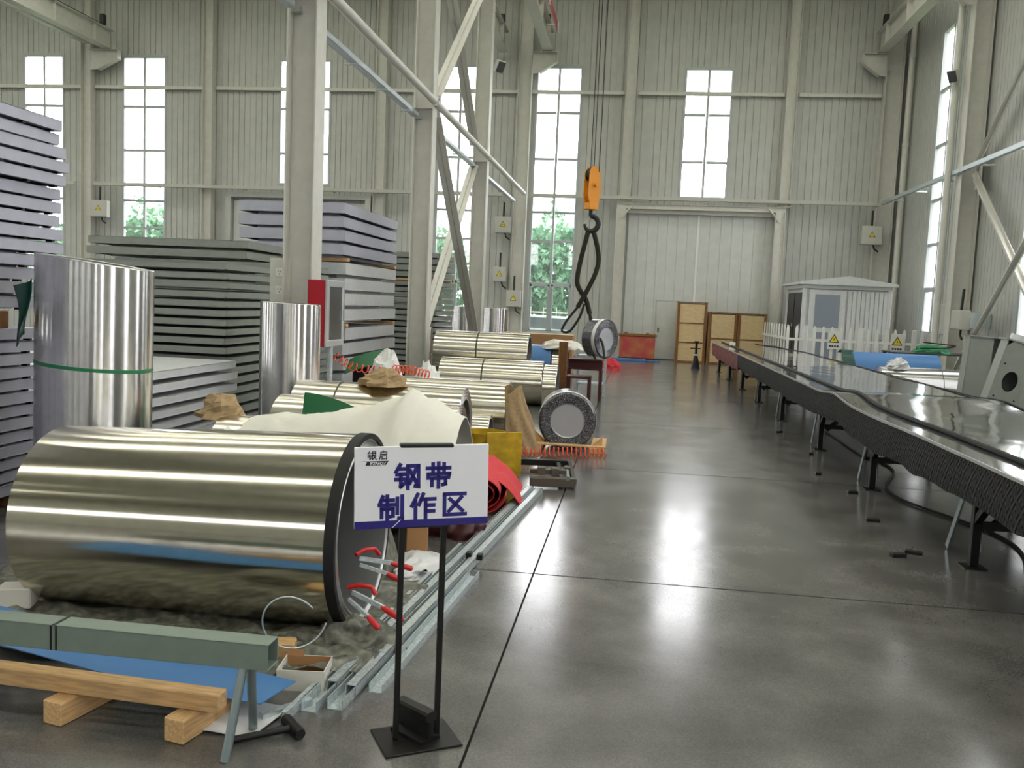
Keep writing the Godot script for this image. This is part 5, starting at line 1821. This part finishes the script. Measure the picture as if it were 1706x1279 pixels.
	var bp := thing("brown_post", "rusty brown steel post left of the maroon trestle", "post", Vector3(-1.13, 0, -14.9))
	st = new_st()
	i_beam(st, Vector3(0, 0, 0), Vector3(0, 0.98, 0), 0.14, 0.12, 0.014, Vector3.RIGHT)
	obj("section", st, M.wood_dark, bp)
	# cardboard and white cloth further back
	var cb := thing("long_carton", "long pale carton behind the blue coil", "carton", Vector3(-2.0, 0, -19.2))
	box_part("box", Vector3(0, 0.47, 0), Vector3(1.5, 0.94, 0.6), M.cardboard, cb, 0.01)
	box_part("lid_flap", Vector3(0, 0.95, 0.1), Vector3(1.5, 0.012, 0.4), M.plywood, cb)
	st = new_st()
	lump(st, Vector3(0.75, 0.16, 0.5), 81, 0.5, 2.0)
	var wc := obj("white_cloth", st, M.cloth_white)
	wc.position = Vector3(-1.35, 0.74, -17.25)
	tag(wc, "white cloth lying on the short coil beside the blue one", "cloth")
	# welded steel clamp frame at the end of the rails
	var w := thing("clamp_frame", "rusty welded steel clamp frame at the end of the floor rails", "frame", Vector3(-0.66, 0, -8.0), 0.12)
	st = new_st()
	bar(st, Vector3(-0.2, 0.06, 0.32), Vector3(0.2, 0.06, 0.30), 0.07, 0.08, Vector3.UP, 0.006)
	bar(st, Vector3(-0.2, 0.13, 0.20), Vector3(0.12, 0.13, 0.18), 0.05, 0.04, Vector3.UP, 0.006)
	obj("front_bar", st, M.rust, w)
	for x in [0.08, 0.19]:
		box_part("side_bar", Vector3(x, 0.06, -0.15), Vector3(0.04, 0.05, 0.85), M.black_steel, w, 0.005)
	for e in [[0.02, 0.13, 0.2], [-0.1, 0.15, 0.28], [0.14, 0.1, -0.05]]:
		box_part("lug", Vector3(e[0], e[1], e[2]), Vector3(0.07, 0.07, 0.07), M.rust, w, 0.006)
	box_part("rear_bar", Vector3(-0.08, 0.07, -0.58), Vector3(0.5, 0.06, 0.06), M.black_steel, w, 0.005)
	st = new_st()
	tube(st, [Vector3(0.13, 0.1, 0.34), Vector3(0.14, 0.1, -0.2)], 0.02, 10)
	obj("screw", st, M.pipe, w)

# ---------------------------------------------------------------- foreground left
func make_front_clutter():
	# galvanized channels on the floor, running away from the camera
	var ch := [[Vector3(-1.155, 0.0, -3.20), Vector3(-0.80, 0.0, -7.55), 0.066, 0.045, "left channel of the long galvanized floor rails"], [Vector3(-1.065, 0.0, -3.24), Vector3(-0.72, 0.0, -7.5), 0.066, 0.045, "right channel of the long galvanized floor rails"], [Vector3(-0.955, 0.0, -3.42), Vector3(-0.84, 0.0, -5.05), 0.06, 0.038, "short dirty floor channel beside the long rails"]]
	for c in ch:
		var o := thing("floor_channel", c[4], "channel", Vector3.ZERO, 0.0, "channels on the floor")
		var st := new_st()
		u_channel(st, c[0], c[1], c[2], c[3], 0.0035)
		obj("profile", st, M.galv, o)
	# short square tubes lying in the channels
	var stub := [[Vector3(-1.125, 0.03, -3.38), Vector3(-0.80, 0.03, -7.5), "square tube lying inside the left floor channel"], [Vector3(-1.04, 0.03, -3.36), Vector3(-0.715, 0.03, -7.45), "square tube lying inside the right floor channel"]]
	for s in stub:
		var o := thing("square_tube", s[2], "tube", Vector3.ZERO, 0.0, "square tubes in the floor channels")
		var st := new_st()
		var z: Vector3 = (s[1] - s[0]).normalized()
		var x := Vector3.UP.cross(z).normalized()
		var B := Basis(x, Vector3.UP, z)
		var L: float = (s[1] - s[0]).length()
		var c: Vector3 = (s[0] + s[1]) * 0.5
		for k in [-1.0, 1.0]:
			bx(st, c + x * k * 0.021, Vector3(0.003, 0.045, L), B)
			bx(st, c + Vector3.UP * k * 0.021, Vector3(0.045, 0.003, L), B)
		obj("profile", st, M.galv, o)
	var o2 := thing("flat_bar", "thin dark-edged bar on the floor left of the rails", "bar", Vector3.ZERO)
	var st2 := new_st()
	bar(st2, Vector3(-1.215, 0.02, -3.10), Vector3(-1.03, 0.02, -5.6), 0.02, 0.04)
	obj("bar", st2, M.galv, o2)
	for e in [[Vector3(-0.915, 0.06, -5.28), "left"], [Vector3(-0.845, 0.06, -5.26), "right"]]:
		var k := box_part("clip_block", e[0], Vector3(0.035, 0.035, 0.05), M.black_steel, null, 0.003)
		tag(k, "%s small steel clip sitting on the floor rails" % e[1], "clip", "clips on the floor rails")
	# painted square steel tube on pipe trestles
	var t := thing("steel_tube_bench", "grey-green square steel tube on splayed pipe legs", "trestle", Vector3(-1.9, 0, -2.9))
	var B := -t.position
	var st := new_st()
	var cy := 0.348
	var hs := 0.044
	for k in [-1.0, 1.0]:
		bx(st, B + Vector3(-1.9, cy + k * hs, -2.9), Vector3(1.44, 0.004, 0.092), Basis.IDENTITY, 0.0015)
		bx(st, B + Vector3(-1.9, cy, -2.9 + k * hs), Vector3(1.44, 0.092, 0.004), Basis.IDENTITY, 0.0015)
	obj("square_tube", st, M.tube_green, t)
	for x in [-1.275, -2.45]:
		for z in [[-2.87, -2.79], [-2.935, -3.02]]:
			st = new_st()
			tube(st, [B + Vector3(x, cy - 0.047, z[0]), B + Vector3(x - 0.025, 0.0, z[1])], 0.0165, 14)
			obj("pipe_leg", st, M.pipe, t)
	st = new_st()
	for x in [-1.985, -1.965]:
		bx(st, B + Vector3(x, cy, -2.8535), Vector3(0.006, 0.09, 0.003))
	bx(st, B + Vector3(-1.975, cy + 0.0465, -2.9), Vector3(0.012, 0.002, 0.09))
	obj("weld_seam", st, M.black_steel, t)
	# timbers
	var lt := box_part("timber_beam", Vector3(-2.02, 0.124, -3.0), Vector3(1.25, 0.066, 0.07), M.wood, null, 0.004)
	lt.rotation = Vector3(0, -0.05, 0)
	tag(lt, "long wooden beam resting on two blocks under the square tube", "timber")
	for e in [[-1.985, -3.03, "left"], [-1.50, -3.0, "right"]]:
		var k := box_part("timber_block", Vector3(e[0], 0.045, e[1]), Vector3(0.085, 0.088, 0.27), M.wood_pale, null, 0.004)
		k.rotation.y = -0.22
		tag(k, "short wooden block under the %s part of the long beam" % e[2], "timber", "wooden blocks")
	# blue plastic sheet
	st = new_st()
	grid_sheet(st, 24, 8, func(u: float, v: float) -> Vector3:
		var a := Vector3(-2.7, 0.235, -3.06).lerp(Vector3(-1.29, 0.072, -3.06), u)
		var b := Vector3(-2.7, 0.215, -3.42).lerp(Vector3(-1.235, 0.07, -3.27), u)
		var p := a.lerp(b, v)
		p.y += 0.012 * sin(u * 7.0 + v)
		return p, 0.004)
	tag(obj("blue_sheet", st, M.blue), "blue plastic sheet lying behind the long wooden beam", "sheet")
	st = new_st()
	grid_sheet(st, 12, 6, func(u: float, v: float) -> Vector3:
		return Vector3(lerpf(-1.50, -1.28, u) + 0.06 * v, 0.006 + 0.012 * v + 0.004 * sin(u * 6.0), lerpf(-2.96, -3.2, v)), 0.003)
	tag(obj("white_board", st, M.film_white), "thin pale board on the floor between the pipe legs", "board")
	st = new_st()
	bar(st, Vector3(-1.30, 0.015, -3.09), Vector3(-1.17, 0.015, -3.26), 0.03, 0.03)
	tag(obj("pale_batten", st, M.galv), "short pale metal strip on the floor by the blue sheet", "strip")
	# hammer
	var h := thing("sledge_hammer", "black sledge hammer lying on the floor by the pipe legs", "hammer", Vector3(-1.15, 0.022, -3.03))
	st = new_st()
	tube(st, [Vector3(-0.20, -0.006, 0.14), Vector3(-0.01, 0.0, 0.01)], 0.013, 12)
	obj("handle", st, M.black_steel, h)
	st = new_st()
	tube(st, [Vector3(-0.055, 0, -0.06), Vector3(-0.045, 0, -0.05), Vector3(0.035, 0, 0.035), Vector3(0.045, 0, 0.045)], [0.016, 0.022, 0.022, 0.018], 14)
	obj("head", st, M.black_steel, h)
	# carton with a torn rim
	var c := thing("open_carton", "small open white carton by the floor rails", "carton", Vector3(-1.265, 0, -3.45), 0.12)
	var cw := 0.19
	var cd := 0.16
	var chh := 0.085
	for s in [-1.0, 1.0]:
		box_part("side", Vector3(s * cw * 0.5, chh * 0.5, 0), Vector3(0.004, chh, cd), M.card_white, c)
		box_part("end", Vector3(0, chh * 0.5, s * cd * 0.5), Vector3(cw, chh, 0.004), M.card_white, c)
		box_part("lining", Vector3(0, chh * 0.5, s * (cd * 0.5 - 0.003)), Vector3(cw - 0.006, chh - 0.002, 0.002), M.cardboard, c)
	box_part("bottom", Vector3(0, 0.004, 0), Vector3(cw, 0.004, cd), M.cardboard, c)
	var fl := box_part("flap", Vector3(-cw * 0.3, chh + 0.008, -cd * 0.5), Vector3(cw * 0.35, 0.03, 0.003), M.cardboard, c)
	fl.rotation.x = -0.2
	timber("small wooden block standing behind the square tube's end", Vector3(-1.405, 0.06, -3.58), Vector3(0.09, 0.12, 0.08), 0.2, M.wood, "wood_offcut")
	# steel banding loop
	st = new_st()
	var pts := []
	for i in 50:
		var a := TAU * 0.86 * i / 49.0 + 0.6
		pts.append(Vector3(-1.30 + cos(a) * 0.105, 0.275 + sin(a) * 0.125 , -3.42 + 0.10 * sin(a * 0.7)))
	tube(st, pts, 0.0035, 6)
	tag(obj("wire_loop", st, M.galv), "thin steel wire loop standing before the largest coil", "wire")
	# dark crumpled tarp under the largest coil
	var fn := FastNoiseLite.new()
	fn.seed = 9
	fn.frequency = 2.2
	fn.fractal_type = FastNoiseLite.FRACTAL_RIDGED
	st = new_st()
	grid_sheet(st, 110, 44, func(u: float, v: float) -> Vector3:
		var x := lerpf(-3.3, -1.02, u)
		var z := lerpf(-3.45, -4.7, v)
		var near := smoothstep(0.0, 0.3, absf(z + 4.15)) 
		var y := 0.01 + (0.035 + 0.05 * fn.get_noise_2d(x, z * 1.6)) * near * (1.0 - 0.6 * absf(v - 0.5))
		return Vector3(x, maxf(y, 0.006), z + 0.05 * sin(x * 7.0) * (1.0 - v)), 0.004)
	tag(obj("crumpled_tarp", st, M.tarp), "dark crumpled tarpaulin under the largest coil", "tarpaulin")
	st = new_st()
	lump(st, Vector3(0.5, 0.13, 0.2), 92, 0.5, 2.4, 36)
	var tb := obj("tarp_roll", st, M.tarp)
	tb.position = Vector3(-1.62, 0.01, -3.46)
	tag(tb, "folded grey tarpaulin bundle before the largest coil", "tarpaulin")
	st = new_st()
	lump(st, Vector3(0.36, 0.12, 0.26), 93, 0.6, 2.2, 36)
	var tk := obj("canvas_sack", st, M.tarp)
	tk.position = Vector3(-1.17, 0.0, -3.86)
	tag(tk, "crumpled canvas sack at the largest coil's open end", "sack")
	st = new_st()
	grid_sheet(st, 20, 14, func(u: float, v: float) -> Vector3:
		return Vector3(lerpf(-1.52, -1.16, u), 0.012 + 0.03 * absf(sin(u * 5.0 + v * 3.0)) * (1.0 - v), lerpf(-3.60, -3.86, v) - 0.1 * u), 0.003)
	tag(obj("white_film", st, M.film_white), "pale plastic film on the floor beside the carton", "film")
	st = new_st()
	bx(st, Vector3(0, 0.05, 0), Vector3(0.16, 0.1, 0.12), Basis(Vector3.UP, 0.3), 0.006)
	var wb := obj("white_carton", st, M.card_white)
	wb.position = Vector3(-2.86, 0.05, -3.86)
	tag(wb, "white carton corner left of the largest coil", "carton")
	# red-handled clamps at the coil's open end
	var cl := [["front", Vector3(-1.175, 0.285, -3.78), 0.0], ["rear", Vector3(-1.23, 0.36, -4.05), 0.9]]
	for e in cl:
		var k := thing("locking_clamp", "%s red-handled locking clamp on the largest coil's rim" % e[0], "clamp", e[1], e[2], "clamps on the coil rim")
		st = new_st()
		bar(st, Vector3(0.0, 0.0, 0.0), Vector3(0.16, -0.04, 0.05), 0.012, 0.02)
		bar(st, Vector3(-0.01, -0.025, 0.02), Vector3(0.11, -0.075, 0.09), 0.012, 0.016)
		obj("jaw_bar", st, M.galv, k)
		st = new_st()
		tube(st, [Vector3(-0.02, 0.02, 0), Vector3(0.03, 0.035, 0), Vector3(0.09, 0.03, 0.0), Vector3(0.11, 0.0, 0.01)], 0.011, 8)
		obj("jaw", st, M.handle_red, k)
		for q in [[Vector3(0.15, -0.038, 0.047), Vector3(0.25, -0.075, 0.08)], [Vector3(0.10, -0.072, 0.085), Vector3(0.155, -0.105, 0.12)]]:
			st = new_st()
			tube(st, [q[0], (q[0] as Vector3).lerp(q[1], 0.3), q[1], q[1] + (q[1] - q[0]).normalized() * 0.008], [0.010, 0.014, 0.014, 0.007], 10)
			obj("grip", st, M.handle_red, k)
	# odds and ends on the floor between coil and rails
	var od := thing("brown_carton", "brown cardboard box on the floor behind the sign posts", "carton", Vector3(-1.29, 0, -5.5), 0.2)
	box_part("box", Vector3(0, 0.09, 0), Vector3(0.13, 0.18, 0.26), M.cardboard, od, 0.004)
	box_part("tape", Vector3(0, 0.181, 0), Vector3(0.04, 0.002, 0.262), M.plywood, od)
	st = new_st()
	lump(st, Vector3(0.4, 0.14, 0.3), 96, 0.6, 2.3, 30)
	var rg := obj("dark_rag", st, M.maroon)
	rg.position = Vector3(-1.12, 0, -5.95)
	tag(rg, "dark maroon rag on the floor behind the sign", "rag")
	st = new_st()
	lump(st, Vector3(0.34, 0.06, 0.5), 97, 0.6, 2.3, 30)
	var fg := obj("film_scrap", st, M.film_white)
	fg.position = Vector3(-1.2, 0, -5.12)
	tag(fg, "crumpled clear film on the floor beside the brown box", "film")
	st = new_st()
	lump(st, Vector3(0.26, 0.30, 0.5), 98, 0.3, 1.2, 30)
	var db := obj("dark_bundle", st, M.tarp)
	db.position = Vector3(-1.42, 0, -4.95)
	tag(db, "dark bundle beside the largest coil's open end", "bundle")

# ---------------------------------------------------------------- sign
func strokes(lines: Array, size: float, weight: float, xf: Transform3D) -> SurfaceTool:
	# brush-less gothic strokes on a 100 x 100 field, y downwards
	var st := new_st()
	for l in lines:
		for i in l.size() - 1:
			var a: Vector2 = Vector2(l[i][0] - 50.0, 50.0 - l[i][1]) * size / 100.0
			var b: Vector2 = Vector2(l[i + 1][0] - 50.0, 50.0 - l[i + 1][1]) * size / 100.0
			var d := (b - a).normalized() * weight * 0.5
			var n := Vector2(-d.y, d.x)
			extr(st, [a - d + n, b + d + n, b + d - n, a - d - n], 0.0012, xf)
	return st

func make_sign():
	var t := thing("floor_sign", "white sign with blue Chinese lettering on a black two-post stand", "sign", Vector3(-0.705, 0, -3.085), deg_to_rad(24.0))
	var st := new_st()
	bx(st, Vector3(0, 0.005, 0), Vector3(0.285, 0.009, 0.215), Basis(Vector3.UP, 0.12), 0.002)
	obj("base_plate", st, M.black_steel, t)
	for x in [-0.075, 0.075]:
		box_part("post", Vector3(x, 0.545, 0), Vector3(0.02, 1.07, 0.02), M.black_steel, t, 0.002)
	# rail offcut as a ballast weight
	st = new_st()
	var prof := [Vector2(-0.045, 0), Vector2(0.045, 0), Vector2(0.045, 0.012), Vector2(0.010, 0.02), Vector2(0.009, 0.075), Vector2(0.024, 0.082), Vector2(0.026, 0.105), Vector2(0.018, 0.113), Vector2(-0.018, 0.113), Vector2(-0.026, 0.105), Vector2(-0.024, 0.082), Vector2(-0.009, 0.075), Vector2(-0.010, 0.02), Vector2(-0.045, 0.012)]
	extr(st, prof, 0.17, Transform3D(Basis(Vector3.UP, 0.55), Vector3(-0.045, 0.0095, -0.09)))
	obj("rail_weight", st, M.black_steel, t)
	st = new_st()
	bx(st, Vector3(0, 0.80, 0.012), Vector3(0.19, 0.02, 0.012))
	obj("crossbar", st, M.black, t)
	st = new_st()
	bx(st, Vector3(0, 1.086, 0.018), Vector3(0.19, 0.014, 0.03), Basis.IDENTITY, 0.003)
	obj("clip", st, M.black, t)
	# board, tilted a little in its plane
	var R := Basis(Vector3.BACK, deg_to_rad(1.3))
	var bd := Node3D.new()
	bd.name = "board"
	t.add_child(bd)
	bd.transform = Transform3D(R, Vector3(-0.012, 0.942, 0.024))
	var w := 0.476
	var h := 0.288
	box_part("plate", Vector3(0, 0, 0), Vector3(w, h, 0.012), M.sign_white, bd, 0.002)
	st = new_st()
	extr(st, [Vector2(-w * 0.5, -h * 0.5), Vector2(w * 0.5, -h * 0.5), Vector2(w * 0.5, -h * 0.5 + 0.024), Vector2(-w * 0.5, -h * 0.5 + 0.028)], 0.001, Transform3D(Basis.IDENTITY, Vector3(0, 0, 0.006)))
	obj("blue_band", st, M.sign_blue, bd)
	st = new_st()
	extr(st, [Vector2(-0.110, -h * 0.5), Vector2(-0.106, -h * 0.5), Vector2(-0.076, -h * 0.5 + 0.028), Vector2(-0.080, -h * 0.5 + 0.028)], 0.001, Transform3D(Basis.IDENTITY, Vector3(0, 0, 0.0072)))
	obj("white_slash", st, M.sign_white, bd)
	var gang := [[[22, 5], [6, 32]], [[16, 21], [42, 21]], [[10, 42], [40, 42]], [[6, 62], [42, 62]], [[25, 42], [25, 90]], [[25, 90], [42, 76]], [[52, 98], [52, 10], [94, 10], [94, 92], [82, 90]], [[83, 24], [60, 78]], [[61, 28], [85, 76]]]
	var dai := [[[6, 22], [94, 22]], [[28, 6], [28, 38]], [[50, 3], [50, 38]], [[72, 6], [72, 38]], [[9, 60], [9, 46], [93, 46], [90, 60]], [[24, 90], [24, 62], [78, 62], [78, 86], [68, 88]], [[50, 50], [50, 98]]]
	var zhi := [[[16, 6], [8, 26]], [[14, 20], [56, 20]], [[4, 38], [62, 38]], [[34, 4], [34, 98]], [[12, 86], [12, 54], [56, 54], [56, 82], [48, 84]], [[73, 14], [73, 72]], [[92, 6], [92, 94], [80, 92]]]
	var zuo := [[[28, 4], [6, 48]], [[20, 32], [20, 98]], [[50, 4], [34, 44]], [[44, 24], [96, 24]], [[60, 24], [60, 98]], [[60, 48], [92, 48]], [[60, 72], [92, 72]]]
	var qu := [[[94, 10], [12, 10], [12, 92], [96, 92]], [[80, 24], [30, 78]], [[34, 30], [84, 77]]]
	var yin := [[[22, 5], [6, 32]], [[16, 21], [42, 21]], [[10, 42], [40, 42]], [[6, 62], [42, 62]], [[25, 42], [25, 90]], [[25, 90], [42, 76]], [[52, 92], [52, 8], [88, 8], [88, 46], [52, 46]], [[52, 27], [88, 27]], [[52, 92], [68, 80]], [[62, 50], [96, 94]], [[90, 58], [72, 70]]]
	var qi := [[[48, 2], [54, 10]], [[22, 16], [86, 16], [86, 40], [22, 40]], [[22, 16], [20, 60], [6, 96]], [[34, 94], [34, 58], [84, 58], [84, 94]], [[34, 90], [84, 90]]]
	var F := func(x: float, y: float) -> Transform3D: return Transform3D(Basis.IDENTITY, Vector3(x, y, 0.006))
	for e in [[gang, -0.055, 0.038], [dai, 0.056, 0.038], [zhi, -0.110, -0.072], [zuo, 0.002, -0.070], [qu, 0.113, -0.068]]:
		obj("character", strokes(e[0], 0.090, 0.0135, F.call(e[1], e[2])), M.sign_blue, bd)
	for e in [[yin, -0.178, 0.114], [qi, -0.139, 0.115]]:
		obj("logo_character", strokes(e[0], 0.032, 0.0032, F.call(e[1], e[2])), M.sign_dark, bd)
	var tm := TextMesh.new()
	tm.text = "YINQI"
	var sf := SystemFont.new()
	sf.font_names = PackedStringArray(["Droid Sans"])
	sf.font_weight = 700
	tm.font = sf
	tm.font_size = 24
	tm.pixel_size = 0.00068
	tm.depth = 0.0012
	var lt := put("logo_lettering", tm, M.sign_white, bd)
	lt.transform = Transform3D(Basis(Vector3(1.2, 0, 0), Vector3(0.42, 0.78, 0), Vector3(0, 0, 1)), Vector3(-0.158, 0.0868, 0.0072))
	st = new_st()
	extr(st, [Vector2(-0.215, 0.0945), Vector2(-0.121, 0.0945), Vector2(-0.130, 0.0800), Vector2(-0.201, 0.0800), Vector2(-0.196, 0.0915)], 0.001, Transform3D(Basis.IDENTITY, Vector3(0, 0, 0.006)))
	obj("logo_stroke", st, M.sign_dark, bd)
